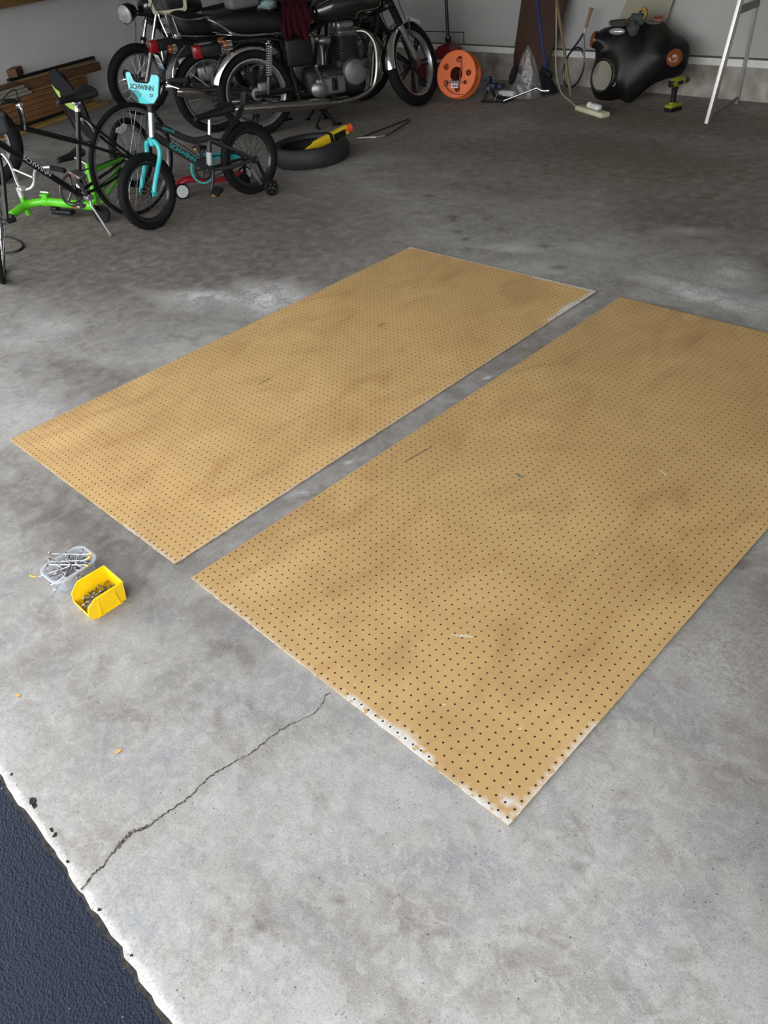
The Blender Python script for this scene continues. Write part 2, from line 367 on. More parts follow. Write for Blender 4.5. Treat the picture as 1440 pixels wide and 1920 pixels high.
floor = make_floor()

# crack running from the boards to the slab edge: a jagged open seam
crk = [(0.655, -0.01), (0.656, -0.032), (0.673, -0.065), (0.66, -0.122), (0.644, -0.177), (0.641, -0.259), (0.625, -0.327), (0.62, -0.379), (0.625, -0.435), (0.618, -0.489), (0.616, -0.53), (0.601, -0.563), (0.602, -0.588), (0.611, -0.62), (0.62, -0.648), (0.621, -0.675), (0.631, -0.708)]
rc = random.Random(3); pts = curve([(a, b, 0) for a, b in crk], 9); mb = MB(); L_ = []; R_ = []
for i, q in enumerate(pts):
    t = i/len(pts); wd = .0011 + .0012*t + (.0038 if .62 < t < .78 else 0)*rc.uniform(.3, 1) + rc.uniform(-.0006, .0012); jx = rc.uniform(-.0028, .0028)
    L_.append((q.x-wd+jx, q.y+rc.uniform(-.002, .002), .0006)); R_.append((q.x+wd+jx, q.y+rc.uniform(-.002, .002), .0006))
n = len(pts); mb.add(L_+R_, [(i, n+i, n+i+1, i+1) for i in range(n-1)])
mb.build('crack', mat('crack_dirt', (.045, .038, .03), .95, var=.5, scale=160, dust=(srgb(150, 145, 135), 120)), floor)

# asphalt driveway
def make_drive():
    m = bpy.data.materials.new('asphalt'); m.use_nodes = True; nt = m.node_tree; N = nt.nodes; L = nt.links; p = N['Principled BSDF']; tc = N.new('ShaderNodeTexCoord')
    n1 = N.new('ShaderNodeTexVoronoi'); n1.inputs['Scale'].default_value = 230; n1.feature = 'SMOOTH_F1'; L.new(tc.outputs['Object'], n1.inputs['Vector'])
    n2 = N.new('ShaderNodeTexNoise'); n2.inputs['Scale'].default_value = 90; n2.inputs['Detail'].default_value = 5; L.new(tc.outputs['Object'], n2.inputs['Vector'])
    n3 = N.new('ShaderNodeTexNoise'); n3.inputs['Scale'].default_value = 3; L.new(tc.outputs['Object'], n3.inputs['Vector'])
    mx = N.new('ShaderNodeMix'); mx.data_type = 'RGBA'; mx.inputs[6].default_value = ASPH_A; mx.inputs[7].default_value = ASPH_B; L.new(n2.outputs['Fac'], mx.inputs[0])
    sp = N.new('ShaderNodeTexNoise'); sp.inputs['Scale'].default_value = 45; L.new(tc.outputs['Object'], sp.inputs['Vector'])
    rg = N.new('ShaderNodeMapRange'); rg.inputs[1].default_value = .74; rg.inputs[2].default_value = .78; L.new(sp.outputs['Fac'], rg.inputs[0])
    m2 = N.new('ShaderNodeMix'); m2.data_type = 'RGBA'; L.new(rg.outputs[0], m2.inputs[0]); L.new(mx.outputs[2], m2.inputs[6]); m2.inputs[7].default_value = (.35, .36, .38, 1)
    L.new(m2.outputs[2], p.inputs['Base Color']); p.inputs['Roughness'].default_value = .55; p.inputs['Specular IOR Level'].default_value = .22; p.inputs['Specular Tint'].default_value = (.8, .9, 1, 1)
    ad = N.new('ShaderNodeMath'); ad.operation = 'ADD'; L.new(n1.outputs['Distance'], ad.inputs[0]); L.new(n2.outputs['Fac'], ad.inputs[1])
    b = N.new('ShaderNodeBump'); b.inputs['Strength'].default_value = .7; b.inputs['Distance'].default_value = .003; L.new(ad.outputs[0], b.inputs['Height']); L.new(b.outputs[0], p.inputs['Normal'])
    mb = MB(); mb.box((-2, -8.3, -.07), (26, 15.2, .10)); o = mb.build('driveway', m); struct(o)
    # gap of soil between slab and asphalt
    mb = MB(); xs = np.arange(-1.2, 2.2, .012); e_ = edge_y(xs); n = len(xs); rr = random.Random(9)
    top = [(float(x), float(y)+.004, -.006-.006*rr.random()) for x, y in zip(xs, e_)]; bot = [(float(x), float(y)-.003-.016*float(vnoise(np.array([x]), np.array([0.0]), .05, 8)[0]), -.016) for x, y in zip(xs, e_)]
    mb.add(top+bot, [(i, i+1, n+i+1, n+i) for i in range(n-1)])
    rc_ = random.Random(2)
    for cx, cy, r_ in ((.148, -.692, .007), (.235, -.690, .005), (.347, -.687, .010), (.362, -.690, .008), (.452, -.690, .007), (.470, -.690, .008), (.70, -.703, .006), (.55, -.70, .005), (.83, -.702, .004)):
        k = 9; ps = [(cx+r_*rc_.uniform(.5, 1.4)*math.cos(2*PI*i/k), cy+.75*r_*rc_.uniform(.4, 1.3)*math.sin(2*PI*i/k), .0009) for i in range(k)]; mb.add(ps, [tuple(range(k))])
    struct(mb.build('trim_1', mat('soil_seam', (.020, .017, .015), .95, var=.8, scale=90, bump=.8, bscale=150)))
    return o
make_drive()

# ---------------------------------------------------------------- walls, ceiling
wallm = mat('painted_drywall', WALLC, .75, var=.05, scale=2.2, bump=.08, bscale=60, dust=(tuple(c*.86 for c in WALLC), 1.4))
curbm = mat('block_curb', (.36, .335, .30), .9, var=.28, scale=9, bump=.7, bscale=45, dust=(srgb(120, 106, 92), 5))
trimw = mat('white_trim', srgb(226, 228, 222), .6, var=.06)
ceilm = mat('ceiling_paint', srgb(205, 205, 200), .8, var=.04)
darkline = mat('dark_joint_wood', srgb(88, 80, 66), .8, var=.3)  # dark brown strip between sill trim and drywall
def bw(x): return 6.25 - .08*(x+1)            # room face of the back wall
H = 2.6
def quadwall(name, a, b, z0, z1, th, m):
    """vertical slab: room face runs a->b, thickness to the left of the direction"""
    a = V((*a, 0)); b = V((*b, 0)); d = (b-a).normalized(); nn = V((-d.y, d.x, 0))*th
    mb = MB(); vs = [(*p.xy, z) for z in (z0, z1) for p in (a, b, b+nn, a+nn)]
    mb.add(vs, [(3, 2, 1, 0), (4, 5, 6, 7), (0, 1, 5, 4), (1, 2, 6, 5), (2, 3, 7, 6), (3, 0, 4, 7)]); return mb.build(name, m)
eL = V((-.34, .94, 0)).normalized(); nL = V((.94, .34, 0)).normalized(); oL = V((-7.342, 2.519, 0))
wl = oL - nL*.33
cB = None
# corner of left and back walls
t = (bw(wl.x) - wl.y)/(eL.y + .08*eL.x); corner = wl + eL*t
front = wl + eL*(-3.2)
struct(quadwall('wall_back', (corner.x, corner.y), (3.3, bw(3.3)), .30, H, .15, wallm))
struct(quadwall('wall_left', (front.x, front.y), (corner.x, corner.y), 0, H, .15, mat('drywall_left_brightened', (.88, .90, .90, 1), .75, var=.04, scale=2.2, bump=.08, bscale=60)))  # left wall colour lightened to stand in for missing light
cb = quadwall('wall_back_curb', (corner.x, corner.y-.012), (3.3, bw(3.3)-.012), 0, .242, .16, curbm); struct(cb)
b0 = quadwall('baseboard_back', (corner.x, corner.y-.022), (3.3, bw(3.3)-.022), .242, .293, .17, trimw); struct(b0)
b1 = quadwall('trim_2', (corner.x, corner.y-.006), (3.3, bw(3.3)-.006), .293, .305, .15, darkline); struct(b1)
b2 = quadwall('baseboard_left', tuple((front+nL*.02).xy), tuple((corner+nL*.02).xy), 0, .07, .02, trimw); struct(b2)
struct(quadwall('wall_right', (3.3, -.45), (3.3, 6.0), 0, H, -.15, wallm))
sid = mat('house_siding', srgb(190, 188, 180), .7)
XL, XR, ZH = OPEN
X2, X3 = OPEN2
struct(quadwall('wall_front_left', (front.x-.3, -.45), (X2, -.45), 0, H, -.15, wallm))
struct(quadwall('wall_front_pier', (X3, -.45), (XL, -.45), 0, H, -.15, wallm))
struct(quadwall('wall_front_lintel', (X2, -.45), (X3, -.45), ZH, H, -.15, wallm))
struct(quadwall('wall_front_right', (XR, -.45), (3.3, -.45), 0, H, -.15, wallm))
struct(quadwall('wall_front_header', (XL, -.45), (XR, -.45), ZH, H, -.15, wallm))
mb = MB(); mb.box((-2.8, 3.1, H+.08), (13.5, 7.6, .16)); struct(mb.build('ceiling', ceilm))
# access panel outline on the back wall, cable trim
pl = MB()
def wp(x, z, off=.004): return (x, bw(x)-off, z)
pl.tube([wp(-5.05, .405), wp(-4.37, .409)], .005, 6); pl.tube([wp(-4.372, .412), wp(-4.372, .300)], .005, 6); pl.tube([wp(-5.9, .445), wp(-5.3, .43)], .004, 6); pl.tube([wp(-5.9, .42), wp(-5.3, .408)], .004, 6)
struct(pl.build('trim_3', mat('seam_dark', (.05, .05, .045), .9)))
# ---------------------------------------------------------------- pegboards
def peg_material(k=1.0):
    PEG_A, PEG_B, PEG_C, PEG_D = [tuple(min(1, c*k) for c in q[:3])+(1,) for q in PEGS]
    m = bpy.data.materials.new('hardboard_face'); m.use_nodes = True; nt = m.node_tree; N = nt.nodes; L = nt.links; p = N['Principled BSDF']; tc = N.new('ShaderNodeTexCoord')
    def noise(s, d=5, dist=0, sc_=None):
        n = N.new('ShaderNodeTexNoise'); n.inputs['Scale'].default_value = s; n.inputs['Detail'].default_value = d; n.inputs['Distortion'].default_value = dist
        if sc_: q = N.new('ShaderNodeMapping'); q.inputs['Scale'].default_value = sc_; L.new(tc.outputs['Object'], q.inputs[0]); L.new(q.outputs[0], n.inputs['Vector'])
        else: L.new(tc.outputs['Object'], n.inputs['Vector'])
        return n.outputs['Fac']
    def mp(i, a, b, c=0, d=1):
        n = N.new('ShaderNodeMapRange'); n.inputs[1].default_value = a; n.inputs[2].default_value = b; n.inputs[3].default_value = c; n.inputs[4].default_value = d; L.new(i, n.inputs[0]); return n.outputs[0]
    def mix(f, a, b):
        n = N.new('ShaderNodeMix'); n.data_type = 'RGBA'; L.new(f, n.inputs[0])
        for s_, q in ((6, a), (7, b)):
            if hasattr(q, 'links'): L.new(q, n.inputs[s_])
            else: n.inputs[s_].default_value = q
        return n.outputs[2]
    def attr(n): a = N.new('ShaderNodeAttribute'); a.attribute_name = n; return a.outputs['Fac']
    c = mix(mp(noise(2.6, 6, .7), .35, .68), PEG_A, PEG_B)
    c = mix(mp(noise(5.5, 7, 1.0, (1, .55, 1)), .50, .78, 0, .8), c, PEG_C)
    c = mix(mp(noise(420, 2), .38, .7, 0, .35), c, PEG_D)
    c = mix(mp(noise(16, 6, 1.5), .66, .80, 0, .5), c, (.17, .12, .075, 1))
    c = mix(mp(noise(26, 3, .5), .74, .80, 0, .6), c, (.66, .50, .27, 1))
    c = mix(mp(noise(60, 2), .73, .78, 0, .8), c, (.70, .58, .36, 1))
    n = N.new('ShaderNodeMath'); n.operation = 'MULTIPLY'; L.new(attr('paint'), n.inputs[0]); L.new(mp(noise(55, 6), .36, .44), n.inputs[1])
    c = mix(n.outputs[0], c, (.66, .65, .62, 1))
    L.new(c, p.inputs['Base Color']); L.new(mp(noise(8), .3, .7, .42, .58), p.inputs['Roughness']); p.inputs['Specular IOR Level'].default_value = .38
    b = N.new('ShaderNodeBump'); b.inputs['Strength'].default_value = .12; b.inputs['Distance'].default_value = .001; L.new(noise(500, 2), b.inputs['Height']); L.new(b.outputs[0], p.inputs['Normal'])
    return m
PEGS = (PEG_A, PEG_B, PEG_C, PEG_D)
pegm = {21: peg_material(1.14), 43: peg_material(1.0)}
pegcore = mat('hardboard_core', (.17, .095, .040), .85, var=.3, scale=300)
pegedge = mat('hardboard_edge', (.40, .29, .16), .8, var=.35, scale=60, dust=((.62, .6, .55, 1), 30))

scuff = mat('scuff_dark', (.16, .105, .055), .7, var=.4, scale=120); pale = mat('scuff_pale', (.60, .50, .32), .7, var=.2, scale=120); greyd = mat('grey_dab', (.20, .19, .18), .7, var=.4, scale=200)
def pegboard(name, label, loc, rz, paint, seed, marks=()):
    nx, ny, s, hr, T = 48, 96, .0254, .0031, .0048
    rs = np.random.RandomState(seed)
    def warp(x, y): return .0012 + .0022*(fbm(x, y, .8, seed, 2)) + 0.0
    cx, cy = np.meshgrid(np.arange(nx+1)*s, np.arange(ny+1)*s)
    vx = [cx.ravel()]; vy = [cy.ravel()]; vz = [np.full(cx.size, T)]
    hx, hy = np.meshgrid((np.arange(nx)+.5)*s, (np.arange(ny)+.5)*s); hx = hx.ravel(); hy = hy.ravel(); nh = hx.size
    nc = cx.size; ring0 = nc
    for k in range(8): vx.append(hx + hr*math.cos(k*PI/4)); vy.append(hy + hr*math.sin(k*PI/4)); vz.append(np.full(nh, T))
    for k in range(8): vx.append(hx + hr*math.cos(k*PI/4)); vy.append(hy + hr*math.sin(k*PI/4)); vz.append(np.zeros(nh))
    def rt(k): return ring0 + (k % 8)*nh + np.arange(nh)
    def rb(k): return ring0 + (8 + k % 8)*nh + np.arange(nh)
    ii, jj = np.meshgrid(np.arange(nx), np.arange(ny)); ii = ii.ravel(); jj = jj.ravel()
    cor = [(jj+1)*(nx+1)+ii+1, (jj+1)*(nx+1)+ii, jj*(nx+1)+ii, jj*(nx+1)+ii+1]   # NE NW SW SE
    tris = []
    for k in range(4):
        c = cor[k]; tris.append(np.stack([rt(2*k), c, rt(2*k+1)], 1)); tris.append(np.stack([rt(2*k+1), c, rt(2*k+2)], 1)); tris.append(np.stack([cor[k-1], c, rt(2*k)], 1))
    tris = np.concatenate(tris)
    quads = np.concatenate([np.stack([rt(k), rt(k+1), rb(k+1), rb(k)], 1) for k in range(8)])
    # outer edge
    ed = np.concatenate([np.arange(nx), (np.arange(ny))*(nx+1)+nx, ny*(nx+1)+np.arange(nx, 0, -1), np.arange(ny, 0, -1)*(nx+1)])
    px = cx.ravel()[ed]; py = cy.ravel()[ed]; b0 = nc + 16*nh; m = len(ed)
    vx.append(px); vy.append(py); vz.append(np.zeros(m))
    a = np.arange(m); eq = np.stack([ed, b0+a, b0+(a+1) % m, ed[(a+1) % m]], 1)
    x = np.concatenate(vx); y = np.concatenate(vy); z = np.concatenate(vz)
    pa = np.zeros(len(x))
    for f in paint: pa = np.maximum(pa, f(x, y))
    z = z + warp(x, y); z[b0:] = np.maximum(z[b0:]-.0, .0004)
    x2 = x - nx*s/2; y2 = y - ny*s/2
    # slightly worn outline
    me = bpy.data.meshes.new(name); co_ = np.stack([x2, y2, z], 1)
    me.vertices.add(len(co_)); me.vertices.foreach_set('co', co_.ravel().astype(np.float32))
    loops = np.concatenate([tris.ravel(), quads.ravel(), eq.ravel()]); tot = np.concatenate([np.full(len(tris), 3), np.full(len(quads), 4), np.full(len(eq), 4)]); st = np.concatenate([[0], np.cumsum(tot)[:-1]])
    me.loops.add(len(loops)); me.loops.foreach_set('vertex_index', loops.astype(np.int32)); me.polygons.add(len(tot))
    me.polygons.foreach_set('use_smooth', np.zeros(len(tot), dtype=bool)); me.polygons.foreach_set('loop_start', st.astype(np.int32)); me.polygons.foreach_set('loop_total', tot.astype(np.int32))
    for mm in (pegm[seed], pegcore, pegedge): me.materials.append(mm)
    me.polygons.foreach_set('material_index', np.concatenate([np.zeros(len(tris)), np.ones(len(quads)), np.full(len(eq), 2)]).astype(np.int32))
    at = me.attributes.new('paint', 'FLOAT', 'POINT'); at.data.foreach_set('value', pa.astype(np.float32)); me.update(calc_edges=True)
    o = bpy.data.objects.new(name, me); C.objects.link(o); a_ = R(rz); cxx, cyy = nx*s/2, ny*s/2
    o.location = (loc[0]+cxx*math.cos(a_)-cyy*math.sin(a_), loc[1]+cxx*math.sin(a_)+cyy*math.cos(a_), 0); o.rotation_euler = (0, 0, a_)
    ca_, sa_ = math.cos(a_), math.sin(a_)
    for pts, w_, mm in marks:
        mb = MB(); P = []
        for X, Y in pts: dx, dy = X-o.location.x, Y-o.location.y; P.append((dx*ca_+dy*sa_, -dx*sa_+dy*ca_))
        rw = random.Random(int(w_*1e5)); A_, B_ = [], []; n_ = 24
        for i in range(n_+1):
            t = i/n_; q = V((lerp(P[0][0], P[1][0], t), lerp(P[0][1], P[1][1], t))); d = V((P[1][0]-P[0][0], P[1][1]-P[0][1])).normalized(); nn = V((-d.y, d.x)); ww = w_*math.sin(PI*t)**.5*rw.uniform(.4, 1.1)+.0003; j_ = rw.uniform(-.001, .001)
            for L_, s_ in ((A_, 1), (B_, -1)):
                x_, y_ = q.x+nn.x*(s_*ww+j_), q.y+nn.y*(s_*ww+j_); L_.append((x_, y_, T+float(warp(np.array([x_+nx*s/2]), np.array([y_+ny*s/2]))[0])+.0005))
        mb.add(A_+B_, [(i, n_+1+i, n_+2+i, i+1) for i in range(n_)]); mb.build('scuff_mark', mm, o)
    return tag(o, label, 'pegboard')
W8, L8 = 1.2192, 2.4384
n1 = lambda x, y, s, k: vnoise(x, y, s, k)
def band(d, w, a=1): return a*np.clip((w-d)/.006, 0, 1)
pB = [lambda x, y: band(y, .016+.014*n1(x, y, .12, 4))*((x > .70) & (x < 1.0)), lambda x, y: band(y, .009+.009*n1(x, y, .1, 5))*(x > 1.07),
      lambda x, y: band(np.hypot((x-1.183)/1.2, y-.046), .014), lambda x, y: band(W8-x, .004+.008*n1(x, y, .05, 8), .8)*(y < .35), lambda x, y: band(y, .008, .7)*((x > .18) & (x < .28)),
      lambda x, y: band(y, .004, .5)]
pA = [lambda x, y: band(L8-y, .010+.022*n1(x, y, .1, 4))*(x > .85), lambda x, y: band(W8-x, .008+.028*n1(x, y, .12, 6))*(y > 2.05), lambda x, y: band(np.hypot(x, L8-y), .03), lambda x, y: band(L8-y, .006, .8), lambda x, y: band(y, .010, .6)*(x > .9), lambda x, y: band(W8-x, .003, .5)]
MKA = [(((-.801, .884), (-.803, .956)), .003, scuff), (((-.765, 1.58), (-.763, 1.63)), .004, scuff)]
MKB = [(((.106, .838), (.122, .983)), .0032, scuff), (((.463, 1.025), (.498, 1.017)), .008, greyd), (((.769, .332), (.825, .365)), .005, pale), (((.826, 1.326), (.863, 1.306)), .005, pale)]
pegboard('pegboard', 'far left sheet of tan pegboard on the floor, white paint at its far corner', (-.0993-W8*math.cos(.01154), .00316-W8*math.sin(.01154)), .661, pA, 21, MKA)
pegboard('pegboard', 'near right sheet of tan pegboard on the floor with chipped white near edge', (0, 0), 0, pB, 43, MKB)

# ---------------------------------------------------------------- hook containers
galv = mat('zinc_wire', (.5, .5, .52), .35, .9, dust=(srgb(90, 88, 84), 60))
yel_tip = mat('yellow_dip', srgb(226, 176, 40), .5)
clearp = mat('cloudy_plastic', (.78, .83, .87), .32, trans=.78, ior=1.12, var=.03, spec=.4)
rimp = mat('cloudy_rim', (.66, .72, .77), .35, trans=.45, ior=1.2, var=.03)
def frosted(name, fac, col):
    m = bpy.data.materials.new(name); m.use_nodes = True; nt = m.node_tree; N = nt.nodes; L = nt.links; p = N['Principled BSDF']; p.inputs['Base Color'].default_value = col; p.inputs['Roughness'].default_value = .35
    tc = N.new('ShaderNodeTexCoord'); nz = N.new('ShaderNodeTexNoise'); nz.inputs['Scale'].default_value = 40; L.new(tc.outputs['Object'], nz.inputs['Vector'])
    r = N.new('ShaderNodeMapRange'); r.inputs[3].default_value = fac-.08; r.inputs[4].default_value = fac+.08; L.new(nz.outputs['Fac'], r.inputs[0])
    t = N.new('ShaderNodeBsdfTransparent'); mx = N.new('ShaderNodeMixShader'); L.new(r.outputs[0], mx.inputs[0]); L.new(t.outputs[0], mx.inputs[1]); L.new(p.outputs[0], mx.inputs[2]); L.new(mx.outputs[0], N['Material Output'].inputs[0]); return m
clearp = frosted('cloudy_plastic_wall', .22, (.62, .68, .74, 1)); rimp = frosted('cloudy_plastic_rim', .45, (.62, .68, .74, 1))
def rrect(hx, hy, r, n=6):
    out = []
    for cx, cy, a0 in ((hx-r, hy-r, 0), (-hx+r, hy-r, 90), (-hx+r, -hy+r, 180), (hx-r, -hy+r, 270)):
        for i in range(n+1): a = R(a0+90*i/n); out.append((cx+r*math.cos(a), cy+r*math.sin(a)))
    return out
CX, CY, CA = -.316, -.237, 3
tub = thing('storage_tub', 'cloudy clear plastic tub heaped with metal pegboard hooks', 'tub', (CX, CY, 0), CA)
def rr_ring(hx, hy, r, z): return [V((a, b, z)) for a, b in rrect(hx, hy, r)]
mb = MB(); hx, hy = .057, .074
outer = [rr_ring(hx*.80, hy*.82, .022, .001), rr_ring(hx*.86, hy*.87, .026, .006), rr_ring(hx*.95, hy*.95, .03, .050)]
inner = [rr_ring(hx*.95-.0015, hy*.95-.0015, .029, .050), rr_ring(hx*.86-.0015, hy*.87-.0015, .025, .007), rr_ring(hx*.80, hy*.82, .021, .0025)]
mb.rings(outer+inner); mb.build('tub_body', clearp, tub)
mb = MB(); mb.rings([rr_ring(hx*.95, hy*.95, .03, .049), rr_ring(hx+.004, hy+.004, .034, .050), rr_ring(hx+.005, hy+.005, .035, .055), rr_ring(hx+.001, hy+.001, .032, .0565), rr_ring(hx*.95-.001, hy*.95-.001, .03, .0545)], close=True, cap=False); mb.build('tub_rim', rimp, tub)

def hook_long(name, label, L=.12, tip=True, grp=None, up=.018):
    t = thing(name, label, 'hook', group=grp); r = .0022
    pts = curve([(-.012, 0, .012), (-.010, 0, .006), (-.002, 0, 0), (L*.5, 0, 0), (L*.85, 0, .002), (L, 0, up)], 5)
    mb = MB(); mb.tube(pts, r, 7); mb.build('wire', galv, t)
    if tip: mb = MB(); d = (V(pts[-1])-V(pts[-3])).normalized(); mb.tube([V(pts[-1])-d*.012, V(pts[-1])+d*.002], .0033, 8); mb.ell(V(pts[-1])+d*.002, (.0033,)*3); mb.build('dipped_tip', yel_tip, t)
    return t
def orient(o, loc, rz, pitch=0, roll=0): o.location = loc; o.rotation_euler = (R(roll), R(pitch), R(rz))
ca, sa = math.cos(R(CA)), math.sin(R(CA))
def tubp(x, y, z): return (CX+x*ca-y*sa, CY+x*sa+y*ca, z)
HK = [((-.388, -.246, .064), (-.276, -.167, .066), 'long zinc hook with yellow tip, topmost across the tub end farthest from the yellow bin', 30),
      ((-.362, -.268, .061), (-.260, -.186, .064), 'long yellow tipped hook second down across the tub, its tip on the right rim', -20),
      ((-.352, -.275, .058), (-.246, -.197, .062), 'lowest long yellow tipped hook across the tub, nearest the yellow bin', 60),
      ((-.300, -.247, .058), (-.360, -.340, .040), 'yellow tipped hook sticking out over the left end of the tub', 15)]
def span_hook(p, q, lab, roll, tip=True, up=.012):
    p, q = V(p), V(q); d = q-p; o = hook_long('peg_hook', lab, d.length, tip, up=up); e = d.to_track_quat('X', 'Z').to_matrix().to_4x4() @ rot('X', roll); e.translation = p; o.matrix_world = e
for p, q, lab, ro in HK: span_hook(p, q, lab, ro)
span_hook((-.268, -.282, .055), (-.300, -.322, .030), 'bare hook hanging over the lower left rim of the tub', 90, False, .022)
# short hooks filling tub and bin
proto = hook_long('peg_hook', 'x', .05, False, up=.014); proto['group'] = 'plain hooks piled in the clear tub'; proto['label'] = 'plain zinc hook in the pile inside the clear tub'
rh = random.Random(12); first = True
for i in range(54):
    o = proto if first else copy_tree(proto); first = False
    orient(o, tubp(rh.uniform(-.028, .028), rh.uniform(-.038, .038), rh.uniform(.012, .046)), rh.uniform(0, 360), rh.uniform(-25, 25), rh.uniform(0, 360))
# yellow stacking bin
ybin = mat('yellow_plastic', srgb(238, 196, 16), .35, var=.04, coat=.1)
binr = thing('stacking_bin', 'yellow plastic stacking bin holding small metal hooks beside the clear tub', 'bin', (-.133, -.236, 0), 0)
HB = .074; th = .0025
def slab(mb, P, th):
    P = [V(p) for p in P]; nrm = (P[1]-P[0]).cross(P[2]-P[0]).normalized()*th; n = len(P); vs = P+[p+nrm for p in P]
    mb.add(vs, [tuple(range(n-1, -1, -1)), tuple(range(n, 2*n))]+[(i, (i+1) % n, n+(i+1) % n, n+i) for i in range(n)])
def xw(z): return .043+.012*z/HB
mb = MB()
for s in (-1, 1):     # long sides, front corner clipped at the top
    q = [(s*xw(0), .056, 0), (s*xw(HB), .062, HB), (s*xw(HB), -.030, HB), (s*xw(.052), -.056, .052), (s*xw(.02), -.062, .02), (s*xw(0), -.056, 0)]
    slab(mb, q if s > 0 else q[::-1], th)
slab(mb, [(-xw(0), .056, 0), (xw(0), .056, 0), (xw(HB), .062, HB), (-xw(HB), .062, HB)], th)
slab(mb, [(xw(0), -.056, 0), (-xw(0), -.056, 0), (-xw(.024), -.063, .024), (xw(.024), -.063, .024)], th)
mb.box((0, 0, .0015), (2*xw(0), .112, .003)); mb.build('bin_body', ybin, binr)
mb = MB()
for s in (-1, 1):
    mb.tube([(s*xw(HB), .062, HB), (s*xw(HB), -.030, HB), (s*xw(.052), -.0565, .052), (s*xw(.024), -.063, .024)], .0026, 6); mb.box((s*(xw(HB)+.002), .018, HB-.001), (.007, .090, .0035), bev=.001)
mb.tube([(-xw(HB), .062, HB), (xw(HB), .062, HB)], .0026, 6); mb.tube([(-xw(.024), -.063, .024), (xw(.024), -.063, .024)], .0026, 6); mb.build('bin_rim', ybin, binr)
mb = MB()
def rp_(y, z, o=.0035): return (xw(z)+o, y, z)
for y0, y1 in ((-.030, -.024), (.034, .028)): mb.beam(rp_(y0, .003), rp_(y1, .058), .004, .004, (1, 0, 0))
for z in (.030, .044, .056): mb.beam(rp_(-.026, z, .0025), rp_(.030, z, .0025), .003, .003, (1, 0, 0))
mb.box((xw(0)+.003, -.002, .0015), (.009, .085, .003)); mb.build('side_ribs', ybin, binr)
proto2 = hook_long('peg_hook', 'small steel hook in the heap inside the yellow bin', .030, False, up=.012); proto2['group'] = 'small hooks heaped in the yellow bin'
for ch in proto2.children: ch.data.materials[0] = mat('worn_steel_wire', (.33, .32, .30), .4, .9, dust=(srgb(80, 74, 66), 80))
first = True
for i in range(58):
    o = proto2 if first else copy_tree(proto2); first = False
    y = rh.uniform(-.036, .034); xx = rh.uniform(-.022, .022); z = rh.uniform(.010, .030)
    orient(o, (-.133+xx, -.236+y, z), rh.uniform(0, 360), rh.uniform(-25, 25), rh.uniform(0, 360))

for (x, y, r_), lab in (((.008, -.573, 30), 'tiny dry orange leaf scrap on the concrete at the left near the asphalt'), ((.384, -.478, 80), 'tiny yellow leaf scrap on the concrete left of the crack')):
    mb = MB(Matrix.Translation((x, y, .0015)) @ rot('Z', r_)); mb.rings([[V((-.009, 0, 0)), V((-.009, .0005, .001))], [V((-.003, -.005, .002)), V((-.003, .005, .001))], [V((.004, -.004, .001)), V((.004, .004, .003))], [V((.010, 0, .001)), V((.010, .0005, .002))]], cap=False, wrap=False)
    tag(mb.build('leaf_scrap', mat('dry_leaf', srgb(222, 160, 84), .8, var=.25, scale=200), loc=(x, y, 0)), lab, 'leaf')
